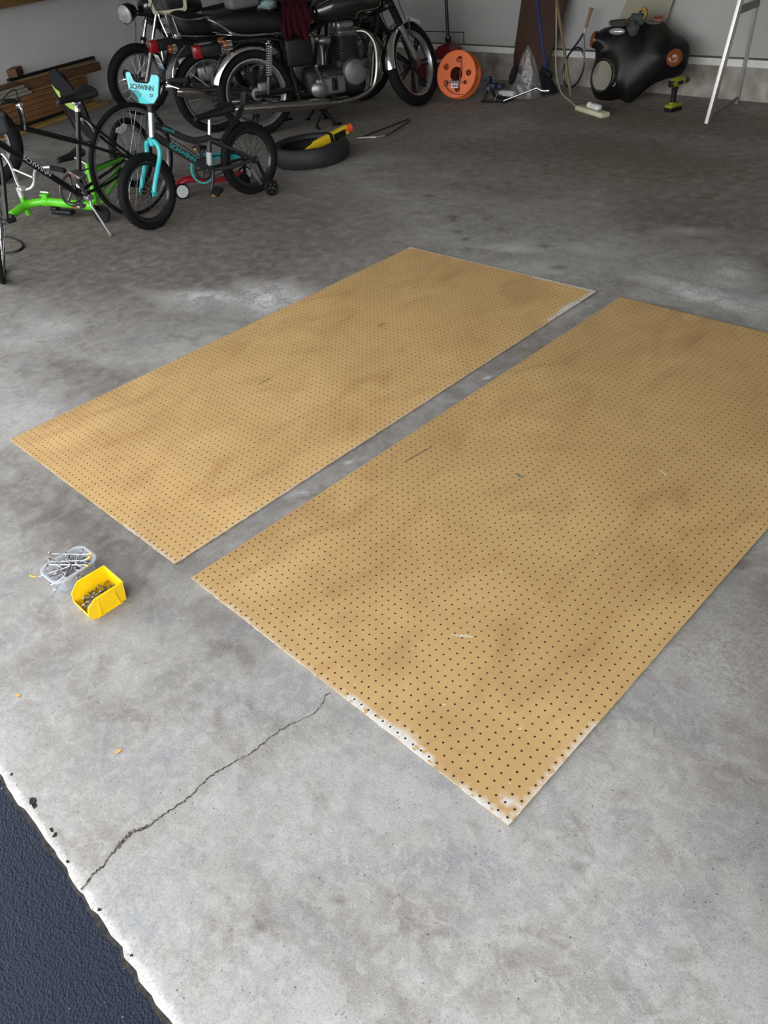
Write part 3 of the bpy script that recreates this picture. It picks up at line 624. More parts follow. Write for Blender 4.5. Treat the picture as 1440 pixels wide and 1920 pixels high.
# ---------------------------------------------------------------- wheels
def Ywheel(c): return tr(*c) @ rot('X', 90)          # local Z of the lathe along Y
def wheel(parent, name, c, Rr, tr_, tw, rimm=rimgrey, rimd=.012, rimw=None, spokes=28, mag=0, S=None, tyre=rubber, knobs=0, hub=(.02, .05), hubm=darksteel, spm=steel, spr=.0011, disc=0):
    S = S or Matrix(); M = S @ Ywheel(c); rimw = rimw or tw*.62; ri = Rr - 2*tr_
    mb = MB(); mb.lathe([(ri+.006, -rimw), (ri+.006, rimw), (ri-.003, rimw), (ri-rimd*.5, rimw*.75), (ri-rimd, 0), (ri-rimd*.5, -rimw*.75), (ri-.003, -rimw)], M, 56, close=True)
    o = mb.build(name, rimm, parent)
    mb = MB(); mb.torus(M, Rr-tr_, tr_, tw, 64, 14, 2.3)
    if knobs:
        for k in range(knobs):
            for s in (-1, 0, 1):
                a = 2*PI*(k + (.5 if s == 0 else 0))/knobs; q = M @ rot('Z', math.degrees(a)) @ tr(Rr-.001 - (.005 if s else 0), 0, s*tw*.62) @ rot('Y', -s*35)
                mb.box((0, 0, 0), (.008, .013, tw*.42), q)
    mb.build('tyre', tyre, o)
    mb = MB(); mb.lathe([(hub[0]*.6, -hub[1]), (hub[0], -hub[1]), (hub[0], -hub[1]*.8), (hub[0]*.55, -hub[1]*.6), (hub[0]*.55, hub[1]*.6), (hub[0], hub[1]*.8), (hub[0], hub[1]), (hub[0]*.6, hub[1])], M, 20)
    mb.build('hub', hubm, o)
    mb = MB()
    if mag:
        for k in range(mag):
            for d in (-5, 5):
                a = 360*k/mag + d; q = M @ rot('Z', a)
                mb.add(*tapered(hub[0]*.7, ri-.004, .022, .015, .014, q))
        mb.build('cast_spokes', spm, o)
    elif spokes:
        for k in range(spokes):
            a = 2*PI*k/spokes; s = 1 if k % 2 else -1; off = (.42 if (k//2) % 2 else -.42)
            p0 = V((hub[0]*.9*math.cos(a+off), hub[0]*.9*math.sin(a+off), s*hub[1]*.85)); p1 = V(((ri-rimd*.6)*math.cos(a), (ri-rimd*.6)*math.sin(a), 0))
            mb.tube([M @ p0, M @ p1], spr, 4, cap=False)
        mb.build('spokes', spm, o)
    if disc:
        mb = MB(); mb.lathe([(disc*.62, .0), (disc, .0), (disc, .005), (disc*.62, .005)], M @ tr(0, 0, hub[1]*1.05), 40, close=True)
        for k in range(6): mb.box((disc*.42, 0, .0025), (disc*.5, .012, .004), M @ tr(0, 0, hub[1]*1.05) @ rot('Z', 60*k))
        mb.build('brake_disc', steel, o)
    return o
def tapered(r0, r1, w0, w1, t, M):
    vs = []
    for r, w in ((r0, w0/2), (r1, w1/2)):
        for sx, sz in ((-1, -1), (1, -1), (1, 1), (-1, 1)): vs.append(M @ V((r, sx*w, sz*t/2)))
    return vs, [(0, 1, 2, 3), (7, 6, 5, 4), (0, 4, 5, 1), (1, 5, 6, 2), (2, 6, 7, 3), (3, 7, 4, 0)]
def sring(x, zc, hw, hh, p=2.6, n=20, yc=0):
    out = []
    for k in range(n):
        a = 2*PI*k/n; c, s = math.cos(a), math.sin(a)
        out.append(V((x, yc+hw*math.copysign(abs(c)**(2/p), c), zc+hh*math.copysign(abs(s)**(2/p), s))))
    return out
def interp_st(st, k=5):
    """smooth a list of station tuples"""
    P = [np.array(s, float) for s in st]; out = []
    for i in range(len(P)-1):
        a, b, c, d = P[max(i-1, 0)], P[i], P[i+1], P[min(i+2, len(P)-1)]
        for j in range(k):
            t = j/k; out.append(.5*((2*b)+(c-a)*t+(2*a-5*b+4*c-d)*t*t+(3*b-a-3*c+d)*t**3))
    out.append(P[-1]); return out
def loft_st(mb, st, p=2.6, k=5, n=20, M=None): mb.rings([sring(s[0], s[1], max(s[2], .002), max(s[3], .002), p, n) for s in interp_st(st, k)], M=M)
def saddle(parent, name, nose, tail, top, w, m, M=None):
    """bicycle saddle, nose and tail x, top height, rear half width"""
    L = nose-tail; mb = MB(M)
    st = [(nose, top-.026, .010, .008), (nose-.02, top-.016, .020, .017), (nose-.35*L, top-.016, .024, .022), (nose-.62*L, top-.014, w*.62, .026), (tail+.12*L, top-.004, w, .032), (tail+.02, top-.002, w*.92, .030), (tail, top-.006, w*.6, .016)]
    loft_st(mb, st, 2.4); return mb.build(name, m, parent)
def steer(head, axis_top, deg):
    h = V(head); ax = (V(axis_top)-h).normalized()
    return tr(*h) @ Matrix.Rotation(R(deg), 4, ax) @ tr(*(-h))
def bike_root(name, label, loc, hd, lean, cat='bicycle'):
    M = Matrix.Translation(loc) @ rot('Z', hd) @ rot('X', -lean)
    return thing(name, label, cat, M=M)

# ---------------------------------------------------------------- child's bicycle
def kids_bike():
    b = bike_root('bicycle', "child's charcoal bicycle with teal fork, teal number plate and training wheels", (-3.142, 2.688, 0), -91.5, 0)
    r = .236; A0 = V((0, 0, r)); A1 = V((.842, 0, r)); hd0 = V((.704, 0, .53)); hd1 = V((.664, 0, .672)); bb = V((.352, 0, .250))
    S = steer(hd0, hd1, 13)
    mb = MB()
    top = curve([(.668, 0, .600), (.58, 0, .553), (.49, 0, .490), (.40, 0, .447), (.285, 0, .440)], 5); mb.tube(top, .021, 12)
    mb.tube([(.690, 0, .545), (.36, 0, .262)], .024, 12)
    mb.tube([(.285, 0, .45), (.343, 0, .255)], .018, 12); mb.tube([(.40, 0, .445), (.378, 0, .35), (.37, 0, .29)], .012, 8)
    mb.cyl(bb+V((0, -.04, 0)), bb+V((0, .04, 0)), .026)
    for s in (-1, 1):
        mb.tube(curve([(.30, s*.02, .435), (.2, s*.05, .37), (.0, s*.062, r+.004)], 4), .011, 8); mb.tube(curve([(.345, s*.02, .250), (.2, s*.055, .236), (0, s*.062, r)], 4), .012, 8)
        mb.box((0, s*.062, r), (.05, .008, .05), bev=.003)
    mb.build('frame', frame_grey, b)
    mb = MB(); mb.tube([hd0, hd1], .021, 14); o = mb.build('head_tube', mat('brushed_silver', (.40, .46, .48), .3, .8), b)
    mb = MB(); mb.tube([hd1, hd1+V((-.012, 0, .045))], .024, 14); mb.lathe([(.026, 0), (.026, .012)], frame(hd0-V((0, 0, .006)), hd1-hd0), 16); mb.build('headset', plastic_k, b)
    # fork, steered
    mb = MB(S); crown = hd0+V((.006, 0, -.02))
    for s in (-1, 1): mb.tube(curve([crown+V((0, s*.012, .012)), crown+V((.004, s*.050, -.012)), crown+V((.016, s*.060, -.075)), A1+V((-.035, s*.060, .07)), A1+V((0, s*.060, .006))], 6), .0155, 12); mb.box(A1+V((0, s*.060, .002)), (.036, .010, .040), bev=.003)
    mb.tube([crown+V((0, 0, .03)), crown+V((.003, 0, -.02))], .02, 12); mb.build('fork', teal, b)
    kw = dict(rimm=mat('black_rim', (.016, .016, .018), .3, coat=.3), rimd=.022, knobs=46, spokes=28, hub=(.020, .045), hubm=plastic_k, spm=mat('black_spoke', (.03, .03, .032), .35, .6), spr=.0012)
    wheel(b, 'front_wheel', A1, r, .026, .027, S=S, **kw); wheel(b, 'rear_wheel', A0, r, .026, .027, **kw)
    saddle(b, 'saddle', .37, .06, .588, .075, vinyl)
    mb = MB(); mb.tube([(.249, 0, .565), (.29, 0, .425)], .0125, 12); mb.tube([(.1, .02, .552), (.3, .02, .552)], .004, 6); mb.tube([(.1, -.02, .552), (.3, -.02, .552)], .004, 6); mb.build('seat_post', chrome, b)
    mb = MB(); mb.tube([(.314, .0, .352), (.336, .0, .275)], .0195, 14); mb.build('barcode_sticker', mat('sticker', srgb(196, 200, 204), .5, var=.2, scale=90), b)
    # stem, bars, plate
    mb = MB(S); st = hd1+V((-.012, 0, .045)); mb.tube([st, st+V((-.006, 0, .03)), st+V((-.016, 0, .05))], .018, 12)
    bc = st+V((-.016, 0, .05))
    mb.tube(curve([bc+V((-.07, -.255, .085)), bc+V((-.03, -.17, .085)), bc+V((.0, -.10, .06)), bc+V((0, -.05, .01)), bc+V((0, .05, .01)), bc+V((.0, .10, .06)), bc+V((-.03, .17, .085)), bc+V((-.07, .255, .085))], 5), .011, 10)
    mb.tube([bc+V((-.005, -.11, .065)), bc+V((-.005, .11, .065))], .008, 8); mb.build('handlebar', satin, b)
    for s in (-1, 1):
        mb = MB(S); mb.tube([bc+V((-.035, s*.18, .085)), bc+V((-.078, s*.275, .085))], .016, 12); mb.lathe([(.024, 0), (.024, .006)], frame(bc+V((-.079, s*.277, .085)), (-.4, s*.9, 0)), 14); g = mb.build('grip', rubber, b)
        mb = MB(S); mb.tube([bc+V((-.02, s*.16, .083)), bc+V((.02, s*.20, .075)), bc+V((.0, s*.27, .055))], .005, 8); mb.ell(bc+V((-.012, s*.165, .08)), (.014, .012, .012)); mb.build('brake_lever', chrome, b)
    # number plate
    pc = bc + V((.042, 0, .048)); PM = S @ tr(*pc) @ rot('Z', 90) @ rot('X', 90-16) @ Matrix.Diagonal((.98, .84, 1, 1))     # local X = bike left... plate faces forward
    outl = [(-.150, .072), (-.143, .092), (-.112, .092), (-.080, .040), (-.055, .030), (.040, .030), (.062, .040), (.085, .090), (.135, .092), (.150, .076), (.138, -.040), (.098, -.092), (.03, -.102), (-.03, -.102), (-.088, -.075), (-.128, -.02)]
    mb = MB(PM); mb.prism([(x*1.06, y*1.06) for x, y in outl], .008); pl = mb.build('number_plate', plastic_k, b)
    mb = MB(PM @ tr(0, 0, .0075)); mb.prism(outl, .002); mb.build('plate_face', teal, pl, label='teal face of the number plate')
    ray = mat('dark_print', (.012, .03, .035), .4)
    mb = MB(PM @ tr(0, 0, .0096))
    for a, l_ in ((58, .062), (70, .066), (82, .070), (94, .074), (106, .078), (118, .080), (131, .080), (145, .075)): mb.add([(-.045+.010*math.cos(R(a-2)), -.092+.010*math.sin(R(a-2)), 0), (-.045+l_*math.cos(R(a-2.6)), -.092+l_*math.sin(R(a-2.6)), 0), (-.045+l_*math.cos(R(a+2.6)), -.092+l_*math.sin(R(a+2.6)), 0)], [(0, 1, 2)])
    for k in range(13): x_ = -.125+.0155*k; mb.add([(x_, .024, 0), (x_+.0035, .024, 0), (x_+.006, .046+.02*abs(x_)/.1, 0), (x_+.0045, .046+.02*abs(x_)/.1, 0)], [(0, 1, 2, 3)]) if -.13 < x_ < .03 else None
    keep = []
    for v in mb.v: keep.append(v)
    mb.prism([(-.126, -.012), (-.120, -.030), (-.086, -.073), (-.035, -.100), (-.05, -.065), (-.09, -.03)], .0006)
    mb.build('printed_rays', ray, pl)
    text('lettering', 'SCHWINN', .046, PM @ tr(-.006, .002, .0100), ray, pl, sx=1.0, bold=.0012)
    text('lettering', '27', .030, PM @ tr(.080, -.045, .0100), ray, pl, bold=.001)
    # frame lettering on the left side
    d = (V((.36, 0, .262))-V((.690, 0, .545))); ang = math.degrees(math.atan2(d.z, -d.x))
    LM = tr(.524, .0235, .402) @ rot('Z', 180) @ rot('X', 90) @ rot('Z', ang)
    text('lettering', 'SCHWINN', .040, LM, tealdark, b, ext=.0015, bold=.0006, sx=1.12)
    d = V((.53, 0, .525))-V((.64, 0, .583)); ang = math.degrees(math.atan2(d.z, -d.x))
    text('lettering', 'PIRATE', .026, tr(.588, .0205, .556) @ rot('Z', 180) @ rot('X', 90) @ rot('Z', ang), tealdark, b, ext=.0012, shear=.3, sx=1.1)
    # drive side
    mb = MB(); mb.lathe([(.088, 0), (.098, 0), (.098, .010), (.088, .010)], tr(.352, -.058, .25) @ rot('X', 90), 40, close=True)
    mb.prism([(.36, .335), (.05, .30), (.0, .272), (.0, .245), (.06, .238), (.30, .305)], .010, tr(0, -.058, 0) @ rot('X', 90)); mb.build('chain_guard', teal, b)
    mb = MB(); mb.lathe([(.060, 0), (.072, 0), (.072, .004), (.060, .004)], tr(.352, -.052, .25) @ rot('X', 90), 36, close=True)
    for k in range(5): mb.box((.035, 0, .002), (.065, .010, .004), tr(.352, -.052, .25) @ rot('X', 90) @ rot('Z', 72*k))
    mb.tube([(.352, -.05, .322), (.0, -.05, .272)], .004, 6); mb.tube([(.352, -.05, .178), (.0, -.05, .204)], .004, 6); mb.build('chainring', darksteel, b)
    mb = MB(); cl = V((.40, .075, .135)); cr_ = V((.304, -.075, .365))
    mb.tube([bb+V((0, .045, 0)), bb+V((0, .07, 0))], .012, 10); mb.beam(bb+V((0, .07, 0)), cl, .010, .018, (1, 0, 0), .003); mb.tube([bb+V((0, -.045, 0)), bb+V((0, -.075, 0))], .012, 10); mb.beam(bb+V((0, -.075, 0)), cr_, .010, .018, (1, 0, 0), .003); mb.build('crank', darksteel, b)
    for s, c_, yaw in ((1, cl, 0), (-1, cr_, 0)):
        mb = MB(); q = tr(c_.x, c_.y+s*.055, c_.z) @ rot('Y', 30 if s > 0 else 0); mb.box((0, 0, 0), (.075, .085, .026), q, .008); p_ = mb.build('pedal', plastic_k, b)
        mb = MB(); mb.box((.038, 0, 0), (.003, .035, .012), q); mb.box((-.038, 0, 0), (.003, .035, .012), q); mb.build('reflector', mat('yellow_reflector', srgb(220, 160, 30), .2), p_)
    # mudguard with reflector
    mb = MB(); path = [(.20, .40), (.13, .46), (.05, .505), (-.02, .575), (-.05, .65)]
    rs = [[V((x, y_, z)) for y_, dz in ((-.03, -.008), (0, .006), (.03, -.008), (.03, -.012), (0, .001), (-.03, -.012)) for z in (z0+dz,)] for x, z0 in path]
    mb.rings(rs); mb.tube([(.19, .02, .40), (.27, .01, .43)], .006, 6); mb.build('mudguard', plastic_k, b)
    # training wheels
    for s in (-1, 1):
        mb = MB(); mb.beam((0, s*.085, r), (-.01, s*.105, .16), .006, .026, (1, 0, 0)); mb.beam((-.01, s*.105, .165), (-.018, s*.150, .056), .006, .026, (1, 0, 0)); mb.beam((.03, s*.075, r+.01), (-.01, s*.085, r-.02), .006, .024, (0, 0, 1)); t_ = mb.build('training_wheel', satin, b)
        M = tr(-.02, s*.172, .055) @ rot('X', 90); mb = MB(); mb.torus(M, .046, .009, .015, 40, 10, 2.6); mb.build('tyre', rubber, t_)
        mb = MB(); mb.lathe([(.040, -.010), (.040, .010), (.02, .014), (.008, .014)], M, 28); mb.lathe([(.04, .010), (.02, -.014), (.008, -.014)], M, 28); mb.build('wheel_disc', plastic_k, t_)
        mb = MB()
        for k in range(5): mb.box((.027, 0, -s*.0125), (.012, .010, .004), M @ rot('Z', 72*k))
        mb.cyl((-.02, s*.186, .055), (-.02, s*.196, .055), .008); mb.build('axle_nut', steel, t_)
    mb = MB(); mb.beam((.065, .09, .19), (.008, .10, .075), .005, .018, (1, 0, 0)); mb.build('brace', mat('bright_alloy', (.6, .61, .62), .3, .9), b)
    mb = MB(); mb.cyl((0, -.09, r), (0, .09, r), .007, 8); mb.build('axle', steel, b)
    # cables
    mb = MB(); mb.tube(curve([bc+V((0, .15, .07)), bc+V((-.05, .09, -.02)), (.67, .03, .62), (.63, .03, .545), (.5, .03, .43), (.37, .03, .31)], 5), .003, 6); mb.tube(curve([bc+V((0, -.15, .07)), bc+V((-.03, -.09, -.02)), (.71, -.03, .60), (.74, -.01, .52)], 5), .003, 6); mb.build('cable', satin, b)
    return b
kids_bike()

# ---------------------------------------------------------------- adult bicycle
def adult_bike():
    b = bike_root('bicycle', 'black adult city bicycle on its kickstand with chrome brake lever at left', (-3.568, 1.98, 0), -80, 8.5)
    r = .36; A0 = V((0, 0, r)); bb = V((.482, 0, .300)); ht = V((.935, 0, .84)); hb = V((.975, 0, .69)); A1 = V((1.185, 0, r-.005)); S = steer(hb, ht, 55)
    mb = MB()
    mb.tube(curve([(.935, 0, .825), (.68, 0, .715), (.411, 0, .588)], 5), .016, 12)
    for s in (-1, 1):
        mb.tube([(.411, s*.016, .588), (.03, s*.062, r+.03)], .0095, 8); mb.tube(curve([(.34, s*.014, .735), (.2, s*.045, .57), (.0, s*.062, r+.01)], 4), .0085, 8); mb.tube(curve([(.478, s*.02, .275), (.3, s*.05, .30), (.0, s*.062, r)], 4), .010, 8)
    mb.tube([(.962, 0, .745), (.478, 0, .275)], .0185, 12); mb.tube([(.343, 0, .755), (.478, 0, .275)], .016, 12); mb.tube([hb, ht], .021, 12); mb.cyl(bb+V((0, -.038, 0)), bb+V((0, .038, 0)), .022)
    for s in (-1, 1): mb.box((0, s*.062, r+.005), (.04, .006, .05), bev=.002)
    mb.build('frame', black, b)
    mb = MB(); mb.tube([(.340, 0, .80), (.352, 0, .725)], .0128, 12); mb.lathe([(.019, 0), (.019, .018)], frame((.345, 0, .748), (-.28, 0, 1)), 14); mb.box((.338, 0, .795), (.05, .03, .02), bev=.004); mb.build('seat_post', chrome, b)
    saddle(b, 'saddle', .475, .205, .845, .085, vinyl)
    mb = MB(); mb.lathe([(.019, 0), (.019, .022)], frame((.4665, 0, .318), (-.28, 0, 1)), 14); mb.build('silver_band', chrome, b)
    wheel(b, 'rear_wheel', A0, r, .0165, .0165, spokes=36, hub=(.022, .05), rimd=.018, rimw=.012)
    mb = MB(S)
    wheel(b, 'front_wheel', A1, r, .0165, .0165, spokes=36, hub=(.018, .045), rimd=.018, rimw=.012, S=S)
    for s in (-1, 1): mb.tube(curve([hb+V((.004, s*.03, -.02)), hb+V((.05, s*.045, -.12)), A1+V((-.05, s*.05, .08)), A1+V((0, s*.05, 0))], 5), .011, 10)
    mb.tube([hb+V((0, -.032, -.018)), hb+V((0, .032, -.018))], .014, 10); mb.build('fork', black, b)
    # handlebar with swept ends
    st = ht+V((-.012, 0, .05)); mb = MB(S); mb.tube([ht, st, st+V((.05, 0, .045))], .014, 12); bc = st+V((.05, 0, .045))
    mb.build('stem', steel, b)
    mb = MB(S); bar = []
    for s in (1, -1):
        p_ = curve([bc, bc+V((.02, s*.06, .025)), bc+V((.0, s*.12, .035)), bc+V((-.06, s*.155, .0)), bc+V((-.085, s*.165, -.04))], 5); mb.tube(p_, .0125, 10)
    mb.build('handlebar', satin, b)
    for s in (1, -1):
        mb = MB(S); a_ = bc+V((-.075, s*.16, -.02)); e_ = bc+V((-.14, s*.175, -.155)); mb.tube([a_, e_], .0175, 12); mb.ell(e_, (.018,)*3); mb.build('grip', rubber, b)
        mb = MB(S); q = bc+V((-.045, s*.16, .0)); mb.ell(q, (.018, .02, .022)); mb.tube(curve([q, q+V((.03, s*.01, -.01)), q+V((.0, s*.02, -.09)), q+V((-.045, s*.02, -.15))], 5), .007, 8); mb.build('brake_lever', chrome, b)
        mb = MB(S); mb.ell(q+V((-.005, s*.0, .022)), (.010, .010, .014)); mb.tube(curve([q+V((.01, 0, .02)), q+V((.05, -s*.02, .10)), q+V((.12, -s*.09, .05)), q+V((.08, -s*.14, -.10))], 6), .003, 6); mb.build('cable', satin, b)
    # head badge reflector
    mb = MB(S); mb.box((1.02, 0, .715), (.012, .05, .05), bev=.006); mb.build('front_reflector', mat('clear_reflector', (.75, .80, .88), .15, var=.1), b)
    # cranks
    mb = MB(); q = tr(bb.x, -.052, bb.z) @ rot('X', 90); mb.lathe([(.082, 0), (.094, 0), (.094, .004), (.082, .004)], q, 48, close=True)
    for k in range(5): mb.box((.05, 0, .002), (.08, .016, .005), q @ rot('Z', 72*k+20))
    mb.lathe([(.098, -.012), (.108, -.012), (.108, -.009), (.098, -.009)], q, 48, close=True); mb.build('chainring', mat('grey_chainring', (.28, .28, .29), .35, .8), b)
    mb = MB(); mb.tube([(bb.x, -.05, bb.z+.088), (.0, -.05, r+.03)], .004, 6); mb.tube([(bb.x, -.05, bb.z-.088), (.0, -.05, r-.03)], .004, 6); mb.build('chain', darksteel, b)
    cl = bb+V((.07, .085, .155)); cr_ = bb+V((-.07, -.085, -.155))
    mb = MB(); mb.tube([bb+V((0, -.08, 0)), bb+V((0, .08, 0))], .011, 10); mb.beam(bb+V((0, .075, 0)), cl, .012, .022, (1, 0, 0), .004); mb.beam(bb+V((0, -.075, 0)), cr_, .012, .022, (1, 0, 0), .004); mb.build('crank', alloy, b)
    for s, c_ in ((1, cl), (-1, cr_)):
        q = tr(c_.x, c_.y+s*.055, c_.z) @ rot('X', -s*10); mb = MB(); mb.box((0, 0, 0), (.06, .095, .022), q, .006); p_ = mb.build('pedal', steel, b)
        mb = MB(); mb.box((.032, 0, 0), (.003, .05, .014), q); mb.box((-.032, 0, 0), (.003, .05, .014), q); mb.build('reflector', amber, p_)
    # kickstand on the left
    mb = MB(); mb.box((.44, .035, .255), (.05, .05, .03), bev=.006); mb.tube([(.44, .045, .27), (.45, .060, .21), (.43, .165, .032)], .008, 8); k = mb.build('kickstand', mat('zinc_stand', (.45, .46, .47), .35, .8), b)
    mb = MB(); mb.ell((.43, .166, .034), (.016, .012, .010)); mb.build('rubber_foot', mat('brown_rubber', (.28, .16, .09), .8), k)
    # caliper brake and red-grey reflector in the wheel
    mb = MB(); mb.tube(curve([(.30, -.04, .66), (.315, 0, .70), (.30, .04, .66), (.285, .035, .62)], 5), .006, 8); mb.box((.32, 0, .70), (.03, .03, .02), bev=.004); mb.build('caliper', chrome, b)
    mb = MB(); mb.prism([(-.05, .012), (-.03, .03), (0, .024), (.03, .03), (.055, .012), (.03, -.012), (0, -.018), (-.03, -.012)], .006, tr(.045, .012, r+.21) @ rot('Y', 14) @ rot('X', 90)); mb.build('wheel_reflector', mat('grey_reflector', (.42, .43, .42), .3), b)
    d = V((.478, 0, .275))-V((.962, 0, .745)); ang = math.degrees(math.atan2(d.z, -d.x))
    text('lettering', 'SCHWINN', .036, tr(.735, .0185, .528) @ rot('Z', 180) @ rot('X', 90) @ rot('Z', ang), mat('silver_print', (.6, .6, .6), .4), b, ext=.0012, sx=1.25)
    return b
adult_bike()
# bag on the bars of the adult bicycle
mb = MB(tr(-3.28, 1.06, .80) @ rot('Z', -17)); mb.box((0, 0, 0), (.10, .20, .11), bev=.03); mb.box((0, 0, .045), (.106, .206, .03), bev=.012)
tag(mb.build('handlebar_bag', mat('grey_nylon', (.055, .056, .062), .8, bump=.2), loc=(-3.28, 1.06, .745)), 'dark grey bag on the handlebar of the black adult bicycle', 'bag')

# ---------------------------------------------------------------- green trailer bicycle behind
def trailer():
    base = V((-4.0, 1.75, 0)); b = thing('trailer_bicycle', 'lime green folding trailer bicycle with chrome handlebar behind the black bicycle', 'bicycle', base)
    def L_(l): return [V(p)-base for p in l]
    mb = MB(); mb.tube(curve(L_([(-4.163, 1.29, 0.1), (-4.205, 1.414, 0.12), (-4.189, 1.488, 0.125), (-4.118, 1.549, 0.125)]), 6), .028, 14)
    mb.tube(curve(L_([(-4.118, 1.549, 0.125), (-3.89, 1.645, 0.112), (-3.72, 1.72, 0.10)]), 6), .030, 14)
    mb.tube(L_([(-4.243, 1.433, 0.20), (-4.25, 1.44, 0.045)]), .019, 12)
    mb.tube(L_([(-3.72, 1.72, .10), (-3.84, 1.80, .22), (-3.90, 1.835, .33)]), .019, 12)
    for s in (-.035, .035):
        off = V((s*.8, s*.5, 0)); mb.tube(curve([V(p)+off for p in L_([(-3.88, 1.83, .28), (-4.02, 2.05, .27), (-4.20, 2.33, .25)])], 4), .011, 8); mb.tube(curve([V(p)+off for p in L_([(-3.76, 1.76, .11), (-3.95, 2.0, .16), (-4.20, 2.33, .24)])], 4), .011, 8)
    mb.build('frame', green, b)
    mb = MB(); q = V((-4.118, 1.549, .125))-base; M = frame(q, (.9, .42, -.05)); mb.lathe([(.034, -.022), (.034, .022)], M, 18); mb.box((.036, 0, 0), (.03, .035, .05), M, .004); mb.box((.05, 0, .0), (.012, .05, .06), M, .003); mb.build('hinge_clamp', green, b)
    mb = MB(); mb.tube([q+V((-.05, 0, .06)), q+V((.03, .02, .062))], .006, 8); mb.ell(q+V((.03, .02, .062)), (.01,)*3); mb.build('clamp_bolt', chrome, b)
    mb = MB(); q = V((-4.163, 1.29, .1))-base; mb.box(q+V((.01, -.02, -.03)), (.04, .06, .03), bev=.004); mb.cyl(q+V((-.03, 0, 0)), q+V((.045, -.01, 0)), .012); mb.build('hitch', satin, b)
    # handlebar
    mb = MB(); st = V((-4.20, 1.42, .23))-base; mb.cyl(st+V((0, 0, -.05)), st+V((0, 0, .02)), .02); mb.box(st+V((.03, .01, .01)), (.06, .05, .03), bev=.008)
    mb.tube(curve(L_([(-4.47, 1.47, .435), (-4.41, 1.48, .425), (-4.34, 1.475, .36), (-4.20, 1.43, .25), (-4.13, 1.465, .235), (-4.115, 1.51, .27), (-4.14, 1.56, .335), (-4.09, 1.63, .342), (-4.03, 1.65, .335)]), 6), .0115, 10)
    mb.tube(L_([(-4.309, 1.473, .345), (-4.118, 1.515, .30)]), .008, 8); mb.build('handlebar', brushed, b)
    for a_, e_ in (((-4.06, 1.64, .34), (-3.95, 1.675, .325)), ((-4.44, 1.475, .43), (-4.52, 1.46, .44))):
        mb = MB(); mb.tube(L_([a_, e_]), .0165, 12); mb.ell(V(e_)-base, (.019,)*3); mb.build('grip', rubber, b)
    # saddle
    SM = Matrix.Translation(V((-4.005, 1.765, 0))-base) @ rot('Z', -82) @ tr(-.0, 0, 0)
    saddle(b, 'saddle', .10, -.12, .40, .065, vinyl, M=SM)
    mb = MB(); mb.tube(L_([(-3.90, 1.835, .33), (-3.98, 1.80, .375)]), .012, 10); mb.build('seat_post', steel, b)
    wheel(b, 'rear_wheel', V((0, 0, 0)), .245, .026, .026, spokes=28, S=Matrix.Translation(V((-4.23, 2.36, .245))-base) @ rot('Z', -66), rimd=.016, hub=(.018, .045), rimm=rimgrey)
    mb = MB(); q = tr(*(V((-4.02, 1.60, .052))-base)) @ rot('Z', 18); mb.box((0, 0, 0), (.20, .06, .035), q, .014); mb.box((-.07, 0, .02), (.06, .05, .035), q, .012); mb.build('chain_guard', plastic_k, b)
    mb = MB(); mb.cyl(V((-3.70, 1.70, .10))-base, V((-3.62, 1.66, .10))-base, .016); q = tr(*(V((-3.66, 1.72, .055))-base)) @ rot('Z', 30); mb.lathe([(.012, -.01), (.06, -.008), (.06, .008), (.012, .01)], q @ rot('X', 70), 24); mb.build('chainring', rubber, b)
trailer()

# ---------------------------------------------------------------- loose wheel at the left edge
wl_ = thing('spoked_wheel', 'fat black tyred wheel standing at the left edge behind the trailer bicycle', 'wheel', (-5.60, 1.74, 0), 70)
wheel(wl_, 'rim', V((0, 0, .335)), .335, .055, .06, spokes=32, rimd=.02, hub=(.05, .06), disc=.0)

# ---------------------------------------------------------------- black fabric folding seat with neon strip
def folding_seat():
    b = thing('folding_seat', 'folded black fabric seat with neon green strip standing behind the black saddle', 'seat', (-6.21, 2.9, 0))
    M = rot('Z', 42)
    # local: x sideways, z up, y depth
    P = [(-.11, .64), (-.04, .665), (.05, .52), (.12, .34), (.13, .12), (.10, .02), (.05, .08), (-.02, .22), (-.10, .46)]
    mb = MB(M); Mx = rot('X', 90); n = len(P)
    front_ = [V((x, -.018, z)) for x, z in P]; back_ = [V((x, .018, z)) for x, z in P]
    mb.rings([front_, [V((x*1.03, 0, z)) for x, z in P], back_]); mb.build('fabric_panel', mat('black_canvas', (.014, .014, .016), .85, bump=.3, bscale=150), b)
    mb = MB(M); mb.prism([(-.118, .545), (-.095, .505), (-.062, .475), (-.068, .43), (-.030, .40), (.02, .375), (.055, .325), (.045, .285), (-.02, .33), (-.07, .395), (-.10, .47)], .006, tr(0, -.019, 0) @ rot('X', 90)); mb.build('neon_strip', mat('neon_fabric', srgb(186, 228, 96), .6, var=.15, scale=25), b)
    mb = MB(M); mb.tube([(-.13, .03, .57), (-.11, .03, .36), (-.01, .03, .0)], .013, 8); mb.tube([(-.02, .05, .62), (.10, .05, .3), (.12, .05, 0)], .013, 8); mb.tube([(-.01, .03, .012), (.12, .05, .012)], .011, 8); mb.build('tube_frame', satin, b)
folding_seat()
